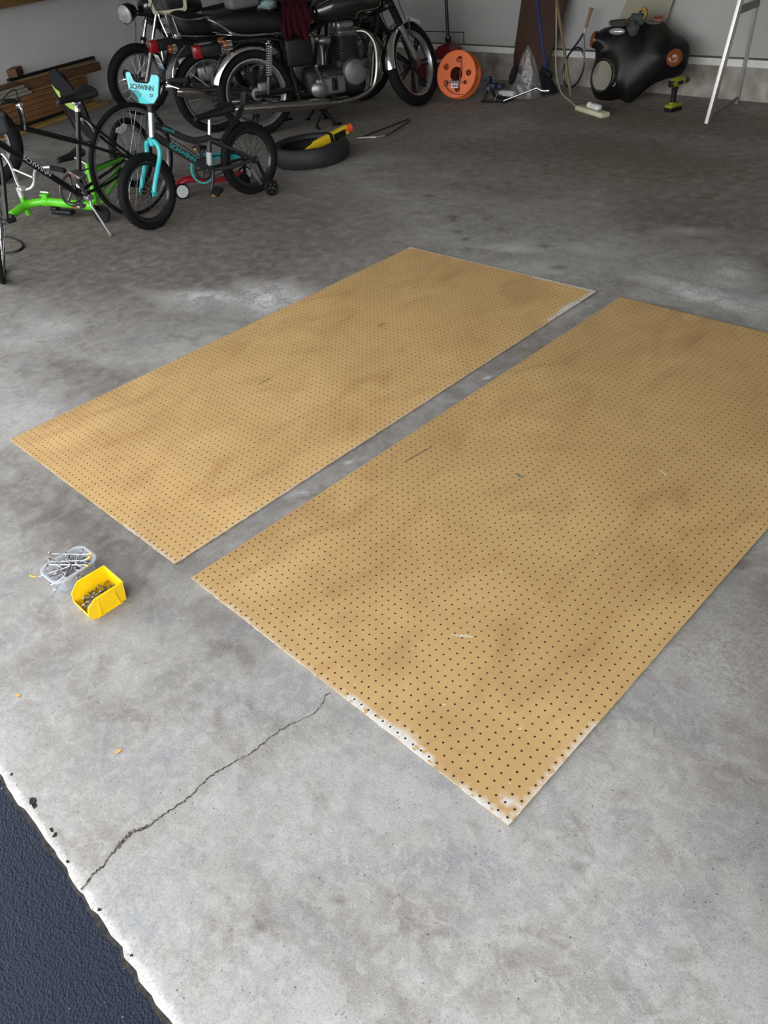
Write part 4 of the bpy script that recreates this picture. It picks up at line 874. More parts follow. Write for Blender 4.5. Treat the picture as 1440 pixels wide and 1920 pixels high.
# red scooter behind the child's bicycle
sc_ = thing('kick_scooter', "red kick scooter with white wheel lying behind the child's bicycle", 'scooter', (-3.60, 2.36, 0), 75)
mb = MB(); st = [(-.06, .075, .03, .02), (.03, .115, .045, .022), (.12, .10, .055, .016), (.22, .066, .06, .012), (.36, .06, .06, .012), (.5, .075, .05, .012)]; loft_st(mb, st, 3); mb.build('deck', mat('red_scooter_paint', srgb(150, 20, 34), .35, coat=.4), sc_)
mb = MB(); mb.box((.17, 0, .092), (.09, .06, .004), bev=.002); mb.build('grip_pad', mat('pale_pad', srgb(150, 120, 120), .6), sc_)
for x, z in ((-.02, .055), (.5, .055)):
    mb = MB(); M = tr(x, -.045 if x < 0 else 0, z) @ rot('X', 90); mb.lathe([(.012, -.014), (.044, -.013), (.044, .013), (.012, .014)], M, 30); o = mb.build('wheel', mat('white_urethane', srgb(222, 224, 226), .45), sc_); mb = MB(); mb.torus(M, .046, .0085, .014, 36, 8); mb.build('tyre', rubber, o)
# ---------------------------------------------------------------- motorcycles
cream = mat('cream_paint', srgb(212, 204, 170), .4)
def moto(label, loc, hd, wb=1.5, R1=.335, R2=.345, st_deg=20, mag=False, lean=0, style='C'):
    b = bike_root('motorcycle', label, loc, hd, lean, 'motorcycle')
    A0 = V((0, 0, R1)); A1 = V((wb, 0, R2)); hb = V((wb-.30, 0, .80)); ht = V((wb-.375, 0, .96)); S = steer(hb, ht, st_deg)
    sp = dict(mag=7, spm=satin) if mag else dict(spokes=36, spr=.0018)
    wheel(b, 'rear_wheel', A0, R1, .040, .050, rimd=.036 if mag else .024, hub=(.055, .075), rimw=.048, **sp)
    wheel(b, 'front_wheel', A1, R2, .045, .048, rimd=.020, hub=(.045, .065), rimw=.038, S=S, **sp)
    # frame
    mb = MB(); 
    for s in (-1, 1):
        mb.tube(curve([hb+V((-.02, s*.03, .03)), (wb-.42, s*.11, .55), (wb-.50, s*.13, .24), (wb-.62, s*.13, .19), (.42, s*.13, .21), (.36, s*.12, .32), (.30, s*.12, .66), (.2, s*.12, .745), (-.18, s*.10, .77)], 5), .017, 8)
        mb.tube([(.33, s*.12, .70), ht+V((-.05, s*.03, -.06))], .016, 8)
        mb.beam((.40, s*.11, .34), (-.03, s*.11, R1), .03, .05, (0, 0, 1), .008)
        mb.tube([(.34, s*.12, .60), (.12, s*.12, .76)], .012, 6)
    mb.tube([hb, ht], .034, 12); mb.build('frame', black, b)
    # engine
    ex = .80; mb = MB(); mb.box((ex, 0, .34), (.42, .26, .24), bev=.06); mb.box((.58, 0, .36), (.26, .22, .22), bev=.06); mb.box((ex+.06, 0, .46), (.22, .22, .10), bev=.03); en = mb.build('engine', mat('engine_black', (.022, .022, .023), .5, .3), b)
    mb = MB(); T = tr(ex+.06, 0, .48) @ rot('Y', 4)
    mb.box((0, 0, .10), (.15, .24, .20), T, .02)
    for k in range(9): mb.box((0, 0, .02+.022*k), (.20, .29, .009), T, .004)
    mb.build('cylinder_block', mat('fin_black', (.03, .03, .03), .55, .4), en)
    mb = MB(); mb.box((0, 0, .225), (.17, .26, .05), T, .015); 
    for k in range(4): mb.box((0, 0, .205+.016*k), (.20, .28, .007), T, .003)
    for y in (-.07, .07): mb.box((-.01, y, .275), (.16, .09, .07), T, .025)
    mb.build('cylinder_head', alloy, en)
    for s in (-1, 1):
        mb = MB(); q = tr(0, s*.13, 0) @ rot('X', 90)
        mb.lathe([(.115, -.0), (.115, s*-.02), (.10, s*-.045), (.05, s*-.055), (.001, s*-.056)], tr(ex+.10, 0, .40) @ q, 32)
        mb.box((.66, s*.15, .325), (.28, .06, .15), bev=.028); mb.ell((.56, s*.15, .31), (.09, .045, .075)); mb.build('engine_cover', alloy, en)
        mb = MB(); mb.lathe([(.040, 0), (.040, s*-.01), (.034, s*-.012)], tr(ex+.20, s*.170, .455) @ rot('X', 90), 24); mb.build('cover_cap', mat('dark_cap', (.05, .05, .05), .4, .6), en)
    mb = MB(); mb.beam((.67, -.19, .335), (.69, -.187, .335), .03, .06, (0, 0, 1), .004); mb.box((.69, -.182, .335), (.055, .004, .10), bev=.002); mb.build('badge', satin, en)
    mb = MB(); mb.tube([(.60, -.18, .335), (.57, -.20, .40), (.52, -.22, .505)], .011, 8); mb.tube([(.52, -.22, .505), (.52, -.29, .512)], .012, 8); mb.build('kick_starter', steel, en)
    mb = MB()
    for y in (-.075, .075): mb.lathe([(.028, 0), (.034, .03), (.034, .08), (.022, .1)], frame((.72, y, .66), (-1, 0, .1)), 16)
    mb.build('carburettor', alloy, en)
    # exhaust
    for s in ((-1, 1) if style != 'A' else (1,)):
        y = s*.175
        mb = MB(); mb.tube(curve([(ex+.13, s*.08, .70), (ex+.24, s*.13, .685), (ex+.305, s*.165, .58), (ex+.30, y, .40), (ex+.24, y, .255), (ex+.08, y, .195), (ex-.1, y, .185)], 7), .021, 12); mb.build('exhaust_pipe', mat('hot_chrome', (.36, .34, .31), .28, 1.0), b)
        mb = MB(); a_ = V((ex-.10, y, .183)); e_ = V((-.28, y+s*.02, .283)) if style == 'C' else V((-.36, y+s*.02, .43))
        M = frame(a_, e_-a_); L_ = (e_-a_).length; mb.lathe([(.022, 0), (.046, .10), (.047, L_-.08), (.036, L_-.01), (.030, L_), (.024, L_), (.024, L_-.06)], M, 20); mb.build('muffler', mat('muffler_chrome', (.42, .40, .37), .24, 1.0), b)
    # tank
    mb = MB(tr(0, 0, .07) if style == 'A' else None); x0 = .60
    loft_st(mb, [(x0, .865, .05, .045), (x0+.05, .875, .095, .085), (x0+.22, .905, .135, .125), (x0+.40, .91, .145, .130), (x0+.56, .90, .115, .10), (x0+.64, .885, .06, .05)], 2.5)
    tk = mb.build('fuel_tank', mat('tank_black', (.010, .010, .013), .16, coat=1.0, var=.03), b)
    if style == 'C':
        mb = MB()
        mb.tube(curve([(x0+.05, -.105, .93), (x0+.25, -.135, .985), (x0+.45, -.14, .985), (x0+.60, -.10, .93), (x0+.58, -.115, .85), (x0+.40, -.150, .845), (x0+.36, -.147, .80)], 5), .003, 6); mb.build('pinstripe', mat('gold_stripe', (.20, .15, .06), .4), tk)
        mb = MB(); mb.lathe([(.045, 0), (.045, .02), (.035, .028), (.001, .03)], tr(x0+.33, 0, 1.033), 24); mb.build('filler_cap', chrome, tk)
    # seat
    st = [(.62, .855, .08, .035), (.5, .84, .12, .06), (.3, .85, .135, .075), (.12, .875, .14, .085), (-.05, .89, .14, .085), (-.20, .905, .13, .07), (-.27, .91, .10, .035)] if style == 'C' else \
         [(.62, .855, .08, .035), (.5, .845, .12, .055), (.3, .85, .135, .065), (.12, .865, .14, .075), (-.02, .885, .14, .09), (-.13, .905, .135, .10), (-.20, .915, .11, .075)]
    mb = MB(); loft_st(mb, st, 3.2); se = mb.build('seat', vinyl, b)
    for s in (-1, 1):
        mb = MB(); mb.tube(curve([(-.26, s*.10, .84), (-.05, s*.142, .805), (.13, s*.142, .785), (.3, s*.137, .785), (.46, s*.125, .79), (.6, s*.085, .825)], 5), .006, 8); mb.build('seat_trim', chrome, se)
    if style == 'B':
        mb = MB()
        for s in (-1, 1):
            mb.tube(curve([(-.25, s*.10, .82), (-.27, s*.12, .92), (-.275, s*.125, .995), (-.235, s*.135, .985), (-.15, s*.15, .945), (-.06, s*.155, .93), (.08, s*.155, .93), (.17, s*.152, .90)], 5), .008, 8)
            mb.tube([(-.225, s*.12, .975), (-.205, s*.12, .85)], .006, 6); mb.box((-.215, s*.125, .83), (.06, .02, .04), bev=.005)
        mb.tube(curve([(-.275, -.125, .995), (-.29, -.06, 1.0), (-.29, .06, 1.0), (-.275, .125, .995)], 4), .008, 8); mb.build('grab_rail', chrome, b)
    else:
        mb = MB()
        for s in (-1, 1): mb.tube(curve([(.15, s*.155, .79), (.0, s*.155, .80), (-.12, s*.145, .83), (-.24, s*.12, .92), (-.29, s*.06, .945)], 5), .009, 8)
        mb.tube([(-.29, -.06, .945), (-.29, .06, .945)], .009, 8); mb.build('grab_rail', chrome, b)
    # fenders
    Mr = Ywheel(A0 + V((0, 0, 0 if style == 'C' else .09))); fb = chrome if style == 'C' else black
    mb = MB(); mb.fender(Mr, R1+(.050 if style == 'C' else .080), 60, 160 if style == 'C' else 170, .085 if style == 'C' else .095, .05 if style == 'C' else .075); f_ = mb.build('rear_fender', fb, b)
    if style == 'B':
        mb = MB()
        for s in (-1, 1):
            mb.tube([Mr @ V(((R1+.010)*math.cos(R(a)), (R1+.010)*math.sin(R(a)), s*.097)) for a in range(60, 171, 5)], .007, 6)
        mb.tube(curve([Mr @ V(((R1+.010)*math.cos(R(170)), (R1+.010)*math.sin(R(170)), -.097)), Mr @ V(((R1+.082)*math.cos(R(171)), (R1+.082)*math.sin(R(171)), 0)), Mr @ V(((R1+.010)*math.cos(R(170)), (R1+.010)*math.sin(R(170)), .097))], 5), .007, 6); mb.build('chrome_bead', chrome, f_)
    if style != 'A':
        Mf = S @ Ywheel(A1); mb = MB(); mb.fender(Mf, R2+.03, 62 if style != 'A' else 74, 182 if style != 'A' else 124, .072, .05); f2 = mb.build('front_fender', chrome if style == 'C' else black, b)
        mb = MB(S)
        for s in (-1, 1): mb.tube([A1+V((-.20, s*.07, .30)), A1+V((-.05, s*.10, .25))], .006, 6); mb.tube([A1+V((0, s*.075, .36)), A1+V((-.06, s*.10, .26))], .006, 6)
        mb.build('fender_stay', steel, f2)
    # rear lamp cluster
    tx = -.42 if style == 'C' else -.41; tz = .725 if style == 'C' else .775
    mb = MB(); mb.box((tx+.10, 0, tz-.0), (.18, .09, .085), bev=.015); mb.build('lamp_bracket', satin, b)
    mb = MB(); mb.box((tx-.015, 0, tz), (.075, .115, .095), bev=.012); mb.build('tail_light', red_lens, b)
    for s in (-1, 1):
        q = V((-.19, s*.145, .755)) if style == 'C' else V((-.30, s*.155, .745))
        mb = MB(); mb.tube([(q.x+.06, 0, q.z-.01), q], .008, 8); mb.lathe([(.012, .05), (.032, .04), (.034, 0)], frame(q, (1, 0, 0)), 20); o = mb.build('turn_signal', chrome, b)
        mb = MB(); mb.lathe([(.034, 0), (.034, .02), (.024, .034), (.001, .037)], frame(q, (-1, 0, 0)), 20); mb.build('lens', amber, o)
    if style == 'B':
        mb = MB(); M = tr(-.405, 0, .655) @ rot('Y', -12); mb.box((0, 0, 0), (.004, .16, .115), M, .0015); lp = mb.build('licence_plate', mat('plate_white', srgb(206, 210, 205), .5), b)
        mb = MB(); 
        for k, y in enumerate((-.05, -.025, 0, .03, .052)): mb.box((-.0028, y, .008), (.001, .012, .045), M)
        mb.build('plate_characters', mat('plate_print', (.03, .06, .05), .5), lp); mb = MB(); mb.box((-.0028, 0, -.040), (.001, .155, .03), M); mb.build('plate_band', mat('plate_blue', srgb(120, 150, 176), .5), lp)
    else:
        mb = MB(); M = tr(-.435, 0, .60) @ rot('Y', -10); mb.box((.03, 0, 0), (.004, .12, .10), M, .0015); mb.build('plate_bracket', darksteel, b)
    # shocks
    for s in (-1, 1):
        a_ = V((.17, s*.155, .735)); e_ = V((.09, s*.15, R1+.005)); M = frame(a_, e_-a_); Ln = (e_-a_).length
        mb = MB(); mb.lathe([(.02, -.01), (.024, .0), (.024, .02), (.008, .03), (.008, Ln-.14), (.02, Ln-.13), (.022, Ln-.01), (.014, Ln+.012)], M, 16); o = mb.build('shock_absorber', darksteel, b)
        mb = MB(); pts = []
        nT = 13
        for k in range(nT*12+1): t = k/(nT*12); a = 2*PI*nT*t; pts.append(M @ V((.026*math.cos(a), .026*math.sin(a), .02+t*(Ln-.16))))
        mb.tube(pts, .0045, 5); mb.build('spring', brushed, o)
    # fork
    mb = MB(S)
    for s in (-1, 1):
        d = (ht-hb).normalized(); low = A1+V((-.035, s*.10, 0)); top = V((hb.x-.005, s*.10, .93)); 
        q = low+(top-low)*.54; mb2 = MB(S); mb2.tube([low+(top-low)*-.03, low+(top-low)*.03, q], [.024, .027, .026], 14); mb2.box(A1+V((-.01, s*.095, .0)), (.07, .03, .05), bev=.01); mb2.build('fork_leg', alloy, b)
        if style == 'C':
            mb2 = MB(S); pp = [q+(top-q)*(k/24) for k in range(25)]; mb2.tube(pp, [.031+.006*(k % 2) for k in range(25)], 14); mb2.build('fork_gaiter', rubber, b)
        else:
            mb2 = MB(S); mb2.tube([q, top], .018, 12); mb2.build('fork_tube', chrome, b)
            mb2 = MB(S); mb2.lathe([(.031, 0), (.031, .03), (.022, .035)], frame(q, top-q), 14); mb2.build('dust_seal', rubber, b)
    mb = MB(S); mb.box((hb.x, 0, hb.z+.02), (.08, .27, .045), rot('Y', 0), .012); mb.box((ht.x-.0, 0, ht.z+.02), (.08, .27, .035), bev=.012); mb.tube([A1+V((0, -.12, 0)), A1+V((0, .12, 0))], .012, 10); mb.build('fork_yoke', black, b)
    hl = V((wb-.19, 0, .925)) if style != 'A' else V((wb-.02, .0, .955)); M = S @ frame(hl, (1, .45 if style == 'A' else 0, -.06)); mb = MB(); mb.lathe([(.001, -.13), (.05, -.12), (.078, -.07), (.088, 0), (.088, .015), (.082, .018)], M, 32); o = mb.build('headlight', chrome if style == 'C' else black, b)
    mb = MB(); mb.lathe([(.082, .012), (.080, .020), (.05, .030), (.001, .034)], M, 32); mb.build('lens', mat('headlamp_glass', (.82, .84, .86), .06, .55, var=.25, scale=60), o)
    mb = MB(); mb.lathe([(.082, .010), (.091, .012), (.091, .022), (.083, .024)], M, 32, close=True); mb.build('headlight_rim', chrome, o)
    mb = MB(S)
    for s in (-1, 1): mb.tube([V((hb.x, s*.085, .90)), V((hl.x-.06, s*.082, hl.z))], .009, 8)
    mb.tube([V((hb.x, -.085, .90)), V((hb.x, .085, .90))], .009, 8); mb.build('lamp_stay', black, b)
    mb = MB(S); hc = ht+V((.0, 0, .06)); pts = curve([hc+V((-.20, -.38, .13)), hc+V((-.08, -.33, .15)), hc+V((.02, -.16, .10)), hc+V((0, -.06, .01)), hc+V((0, .06, .01)), hc+V((.02, .16, .10)), hc+V((-.08, .33, .15)), hc+V((-.20, .38, .13))], 5); mb.tube(pts, .0115, 8); mb.build('handlebar', chrome, b)
    for s in (-1, 1):
        mb = MB(S); mb.tube([hc+V((-.09, s*.333, .148)), hc+V((-.20, s*.38, .13))], .017, 10); mb.build('grip', rubber, b)
        mb = MB(S); mb.tube(curve([hc+V((-.03, s*.29, .14)), hc+V((.04, s*.33, .12)), hc+V((-.02, s*.40, .09)), hc+V((-.09, s*.44, .08))], 4), .006, 6); mb.build('control_lever', chrome, b)
        mb = MB(S); mb.tube(curve([hc+V((0, s*.27, .12)), hc+V((.12, s*.2, .05)), V((wb-.25, s*.06, .85)), V((wb-.40, s*.06, .78)), V((ex+.05, s*.05, .72))], 5), .004, 5); mb.tube(curve([hc+V((0, s*.05, .0)), V((wb-.15, s*.09, .88)), A1+V((-.14, s*.11, .45)), A1+V((-.05, s*.12, .12))], 5), .0035, 5); mb.build('cable', satin, b)
    # side covers, pegs, stands
    for s in (-1, 1):
        mb = MB(); mb.box((.42, s*.13, .62), (.24, .05, .22), bev=.04); mb.build('side_cover', satin, b)
        mb = MB(); mb.tube([(.66, s*.16, .24), (.66, s*.28, .25)], .014, 8); mb.build('foot_peg', rubber, b)
    mb = MB()
    for s in (-1, 1):
        mb.tube([(.55, s*.11, .20), (.60, s*.13, .10), (.655, s*.16, .008)], .014, 8); mb.box((.665, s*.165, .010), (.08, .045, .018), bev=.005)
    mb.tube([(.60, -.13, .10), (.60, .13, .10)], .010, 8); mb.build('center_stand', black, b)
    mb = MB(); mb.tube([(.62, .13, .19), (.50, .26, .012)], .011, 8); mb.box((.495, .265, .01), (.05, .04, .018), bev=.004); mb.build('side_stand', black, b)
    if style == 'C':
        mb = MB(); mb.tube([(.58, -.14, .18), (.47, -.20, .035)], .011, 8); mb.tube([(.47, -.24, .016), (.47, -.16, .016)], .013, 8); mb.build('brake_pedal', black, b)
        mb = MB(); mb.lathe([(.05, 0), (.05, .014), (.03, .02), (.001, .02)], Ywheel(A0) @ tr(0, 0, .075), 30); mb.box((.06, -.10, R1+.05), (.10, .05, .08), bev=.02); mb.build('brake_caliper', mat('caliper_alloy', (.24, .235, .22), .5, .7), b)
    return b
mC = moto('black and chrome motorcycle nearest the middle, cast wheels and chrome front mudguard', (-4.583, 3.885, 0), 63.5, 1.53, .345, .355, 36, True, 0, 'C')
mB = moto('black motorcycle standing in the middle with a chrome edged rear mudguard and licence plate', (-5.154, 3.786, 0), 73, 1.60, .342, .345, 4, False, 0, 'B')
aH = 238; aD = V((math.cos(R(aH)), math.sin(R(aH)), 0)); aO = V((-6.765, 3.975, 0)) - aD*1.42
mA = moto('black motorcycle by the left wall with round headlamp and cream edged tank panel', aO, aH, 1.42, .335, .345, 26, False, 0, 'A')
# cream-edged panel on the tank side that faces the room (its left side)
def tank_panel():
    M = tr(.93, .150, 1.02) @ rot('Z', 180) @ rot('X', 90)
    def rr(hx, hy, r, z):
        return [(x + (.03 if y < 0 else -.01)*0, y) for x, y in rrect(hx, hy, r)]
    mb = MB(M); o_ = [V((x*(1-.12*(y < 0)), y, 0)) for x, y in rrect(.20, .125, .04)]; i_ = [V((x*(1-.12*(y < 0)), y, .006)) for x, y in rrect(.165, .095, .03)]
    mb.rings([o_, [V((p.x, p.y, .012)) for p in o_], [V((p.x, p.y, .012)) for p in i_], [V((p.x, p.y, 0)) for p in i_]], close=True, cap=False); p = mb.build('tank_panel', cream, mA)
    mb = MB(M); mb.prism([(x*(1-.12*(y < 0)), y) for x, y in rrect(.166, .096, .03)], .007); mb.build('panel_face', mat('panel_black', (.010, .010, .012), .15, coat=1), p)
    text('lettering', 'Four', .075, M @ tr(-.01, .02, .0078), mat('grey_script', (.30, .31, .31), .4), p, shear=.35)
tank_panel()
# things left on the motorcycles
def cloth(name, mat_, loc, rz, sx, sy, f, label, cat, th=.004):
    n = 34; mb = MB(Matrix.Translation(loc) @ rot('Z', rz)); vs = []
    for i in range(n):
        for j in range(n):
            u = -1+2*i/(n-1); v = -1+2*j/(n-1); vs.append(V((u*sx, v*sy, f(u, v))))
    k = len(vs); v2 = [p-V((0, 0, th)) for p in vs]; fs = []
    for i in range(n-1):
        for j in range(n-1):
            a = i*n+j; fs += [(a, a+n, a+n+1, a+1), (k+a, k+a+1, k+a+n+1, k+a+n)]
    bd = [i for i in range(n)] + [i*n+n-1 for i in range(1, n)] + [(n-1)*n+j for j in range(n-2, -1, -1)] + [i*n for i in range(n-2, 0, -1)]
    for a, c in zip(bd, bd[1:]+bd[:1]): fs.append((a, c, k+c, k+a))
    mb.add(vs+v2, fs); return tag(mb.build(name, mat_, sharp=80, loc=V(loc)), label, cat)
from mathutils import noise as mnoise
def drape(h, edge, drop, seed, amp=.02):
    def f(u, v):
        d = max(0, abs(v)-edge)/(1-edge); return h - drop*d**1.2 + amp*mnoise.noise(V((u*2.2+seed, v*2.6, seed)))
    return f
d63 = V((math.cos(R(63.5)), math.sin(R(63.5)), 0)); n63 = V((d63.y, -d63.x, 0))
def red_cloth():
    """jacket thrown over the seat and hanging down the near side"""
    mb = MB(mC.matrix_world.copy()); n = 36; rs = []
    prof = [(.10, .93), (.06, .965), (-.04, .975), (-.12, .955), (-.165, .905), (-.18, .84), (-.185, .77), (-.19, .70)]
    pr = curve([(0, a, c) for a, c in prof], 6); vs = []; m = len(pr)
    for i in range(n):
        t = i/(n-1); x = .30+.27*t
        for j, q in enumerate(pr):
            s = j/(m-1); fold = .018*math.sin(t*17+s*3)*s + .012*mnoise.noise(V((t*5, s*4, 3)))
            lim = .72+.28*math.sin(t*2.6+.4)+.10*math.sin(t*13); s2 = min(s, lim*.98) 
            qq = pr[int(s2*(m-1))]
            vs.append(V((x+.03*math.sin(s*5+t*3), qq.y-abs(fold)-.004, qq.z+.015*mnoise.noise(V((t*6, s*6, 9)))+.012)))
    k = len(vs); v2 = [p+V((0, -.006 if p.z < .93 else 0, .006)) for p in vs]; fs = []
    for i in range(n-1):
        for j in range(m-1):
            a = i*m+j; fs += [(a, a+m, a+m+1, a+1), (k+a, k+a+1, k+a+m+1, k+a+m)]
    mb.add(vs+v2, fs)
    return tag(mb.build('jacket', mat('maroon_cloth', (.030, .003, .006), .9, bump=.3, bscale=80, spec=.2), sharp=80, loc=mC.matrix_world @ V((.55, -.05, .94))), 'dark red cloth jacket thrown over the seat of the chrome motorcycle', 'jacket')
red_cloth()
bagM = mC.matrix_world @ tr(.10, .10, 0)
mb = MB(mC.matrix_world @ tr(.02, .0, 1.052) @ rot('Z', 8)); mb.box((0, 0, 0), (.26, .20, .13), bev=.03); mb.box((0, 0, .06), (.27, .21, .03), bev=.012)
tag(mb.build('case', mat('grey_case', (.13, .138, .13), .65), loc=mC.matrix_world @ V((.02, 0, .985))), 'grey case resting on the rear seat of the chrome motorcycle', 'case')
def rag(name, M, sx, sy, sz, m, label, cat, seed):
    mb = MB(M); vs_rings = []
    n, k = 14, 22
    for i in range(n+1):
        a = PI*i/n; ring = []
        for j in range(k):
            t = 2*PI*j/k; p = V((math.sin(a)*math.cos(t), math.sin(a)*math.sin(t), math.cos(a)*.9+.0)); d = 1+.42*mnoise.noise(p*2.2+V((seed, 0, 0)))+.22*mnoise.noise(p*5+V((0, seed, 0)))
            ring.append(V((p.x*sx*d, p.y*sy*d, max(-.55, p.z)*sz*d)) if i not in (0, n) else V((p.x*sx, p.y*sy, max(-.55, p.z)*sz)))
        vs_rings.append(ring)
    mb.rings(vs_rings); return tag(mb.build(name, m, sharp=80, loc=M.translation), label, cat)
rag('rag', mC.matrix_world @ tr(.225, -.06, .985), .075, .06, .045, mat('teal_rag', (.20, .30, .29), .85, var=.35, scale=25), 'crumpled pale teal rag in front of the grey case on the motorcycle seat', 'rag', 3)
# ---------------------------------------------------------------- tyre with toy blaster
ty = MB(tr(-3.42, 3.47, 0) @ Matrix.Diagonal((1, 1, 1.12, 1)))
prof = [(.232, .030), (.236, .012), (.262, .003), (.292, .006), (.310, .025), (.316, .05), (.316, .085), (.310, .105), (.292, .126), (.262, .129), (.236, .12), (.232, .10), (.245, .104), (.268, .112), (.288, .105), (.300, .085), (.300, .045), (.288, .026), (.268, .018), (.245, .024)]
ty.lathe(prof, None, 72, close=True)
tag(ty.build('tyre', mat('loose_tyre_rubber', (.02, .021, .023), .6, bump=.15, bscale=150), loc=(-3.42, 3.47, 0)), 'black motorcycle tyre lying flat on the floor with a toy blaster in it', 'tyre')
yelb = mat('blaster_yellow', srgb(226, 190, 34), .45); orb = mat('blaster_orange', srgb(240, 96, 40), .45)
a_ = BL0; e_ = BL1
bl = thing('toy_blaster', 'yellow and black toy blaster with orange muzzle propped in the flat tyre', 'toy', a_)
M = frame((0, 0, 0), e_-a_); L_ = (e_-a_).length
mb = MB(M); 
body = [(.004, 0), (.018, L_*.22), (.028, L_*.27), (.031, L_*.60), (.031, L_*.96)]
rs = []
for r_, h in body: rs.append([V((r_*x, r_*.8*y, h)) for x, y in rrect(1, 1, .3)])
mb.rings(rs); mb.build('body', yelb, bl)
mb = MB(M); mb.box((-.008, 0, L_*.77), (.050, .060, L_*.26), bev=.008); mb.box((.0, 0, L_*.60), (.064, .056, .03), bev=.005); mb.build('pump_grip', satin, bl)
mb = MB(M); mb.lathe([(.027, 0), (.029, .05), (.028, .07), (.02, .071), (.018, .04)], tr(0, 0, L_*.90), 24); mb.build('muzzle', orb, bl)
mb = MB(M); mb.box((-.028, 0, L_*.36), (.02, .03, .07), bev=.006); mb.build('trigger', orb, bl)
mb = MB(M); mb.box((-.020, -.029, L_*.66), (.025, .006, .03), bev=.002); mb.build('sticker', mat('pale_sticker', srgb(226, 206, 196), .5), bl)
# cable tool on the floor
t = thing('cable_loop', 'dark cable loop with a silver handle on the floor right of the flat tyre', 'tool', (-3.45, 4.2, 0))
o = V((-3.45, 4.2, 0))
mb = MB(); mb.tube(curve([V(p)-o for p in ((-3.36, 4.27, .009), (-3.42, 4.45, .008), (-3.515, 4.70, .008), (-3.575, 4.775, .008), (-3.585, 4.74, .008), (-3.565, 4.55, .008), (-3.545, 4.25, .008), (-3.53, 4.13, .009))], 6), .006, 8); mb.build('cable', darksteel, t)
mb = MB(); mb.tube([V(p)-o for p in ((-3.545, 4.095, .011), (-3.46, 4.14, .013), (-3.39, 4.18, .012))], [.005, .011, .011], 10); mb.tube([V(p)-o for p in ((-3.39, 4.18, .012), (-3.355, 4.25, .010))], .007, 8); mb.build('handle', mat('silver_handle', (.62, .63, .64), .35, .8), t)
# black wire loop by the front wheel
mb = MB(); mb.tube(curve([(-3.70, 1.005, .006), (-3.66, 1.08, .006), (-3.745, 1.145, .007), (-3.90, 1.17, .007), (-4.04, 1.16, .006), (-4.10, 1.08, .007)], 6), .007, 8)
tag(mb.build('cable', satin, loc=(-3.8, 1.1, 0)), 'black cable loop lying on the floor behind the front wheel of the black bicycle', 'cable')

# ---------------------------------------------------------------- trolley jack
j = thing('trolley_jack', 'red trolley jack with an upright black handle behind the orange reel', 'jack', (-4.25, 6.10, 0))
redp = mat('jack_red', (.17, .008, .012), .4, coat=.3)
mb = MB()
for s in (-1, 1): mb.prism([(-.34, .03), (.20, .03), (.20, .16), (.13, .33), (.04, .375), (-.06, .34), (-.12, .23), (-.34, .20)], .012, tr(0, s*.085+.006, 0) @ rot('X', 90))
mb.box((-.05, 0, .09), (.5, .16, .10), bev=.02); mb.prism([(.05, .03), (.20, .03), (.17, .2), (.13, .33), (.03, .385), (-.05, .36), (-.13, .22)], .15, tr(0, .075, 0) @ rot('X', 90)); mb.build('jack_body', redp, j)
mb = MB(); mb.tube([(.03, 0, .36), (.025, 0, .43)], .022, 12); mb.tube([(.025, 0, .42), (.0, .02, 1.2)], .016, 12); mb.lathe([(.03, 0), (.034, .02), (.03, .05)], frame((.028, 0, .39), (0, 0, 1)), 16); mb.build('handle', black, j)
mb = MB(); mb.box((-.02, -.093, .235), (.075, .004, .03)); mb.build('white_sticker', mat('jack_sticker', srgb(196, 170, 168), .5, var=.3, scale=60), j)
mb = MB(); mb.box((-.06, -.094, .17), (.10, .004, .05)); mb.build('blue_sticker', mat('jack_blue', srgb(28, 40, 86), .5), j)
for x in (-.28, .15):
    for s in (-1, 1): mb = MB(); mb.cyl((x, s*.11-.015, .035), (x, s*.11+.015, .035), .035, 20); mb.build('wheel', darksteel, j)

# ---------------------------------------------------------------- orange cord reel
rl = thing('cord_reel', 'round orange extension cord reel with finger holes leaning by the wall', 'reel', M=Matrix.Translation((-3.66, 5.56, .018)) @ rot('Z', 17) @ rot('X', -17))
orp = mat('reel_orange', srgb(226, 112, 56), .5, var=.06)
RR = .195
def reel_disc(y, t, holes):
    """flange as a disc with a centre hole and five round windows"""
    mb = MB(Matrix.Translation((0, y, RR)) @ rot('X', 90)); n = 96; R0, R1_ = .062, RR
    bm = bmesh.new()
    def circ(cx, cy, r, k):
        vs = [bm.verts.new((cx+r*math.cos(2*PI*i/k), cy+r*math.sin(2*PI*i/k), 0)) for i in range(k)]
        return [bm.edges.new((vs[i], vs[(i+1) % k])) for i in range(k)]
    ed = circ(0, 0, R1_, 80) + circ(0, 0, R0, 48)
    for hx, hy, r in holes: ed += circ(hx, hy, r, 24)
    bmesh.ops.triangle_fill(bm, edges=ed, use_beauty=True)
    bm.faces.ensure_lookup_table()
    # drop faces that lie inside a hole
    kill = [f for f in bm.faces if (f.calc_center_median().length < R0*.98) or any((f.calc_center_median()-V((hx, hy, 0))).length < r*.9 for hx, hy, r in holes)]
    if kill: bmesh.ops.delete(bm, geom=kill, context='FACES')
    ret = bmesh.ops.extrude_face_region(bm, geom=bm.faces[:]); bmesh.ops.translate(bm, verts=[g for g in ret['geom'] if isinstance(g, bmesh.types.BMVert)], vec=(0, 0, t))
    bm.verts.index_update(); mb.add([v.co for v in bm.verts], [[v.index for v in f.verts] for f in bm.faces]); bm.free()
    return mb
holes = [(.125*math.cos(R(a)), .125*math.sin(R(a)), .027) for a in (78, 150, 216, 5, -80)] + [(.118*math.cos(R(-35)), .118*math.sin(R(-35)), .019)]
mb = reel_disc(-.060, .010, holes); mb.torus(tr(0, 0, .005), RR, .006, .009, 80, 8); fl = mb.build('front_flange', orp, rl, sharp=30)
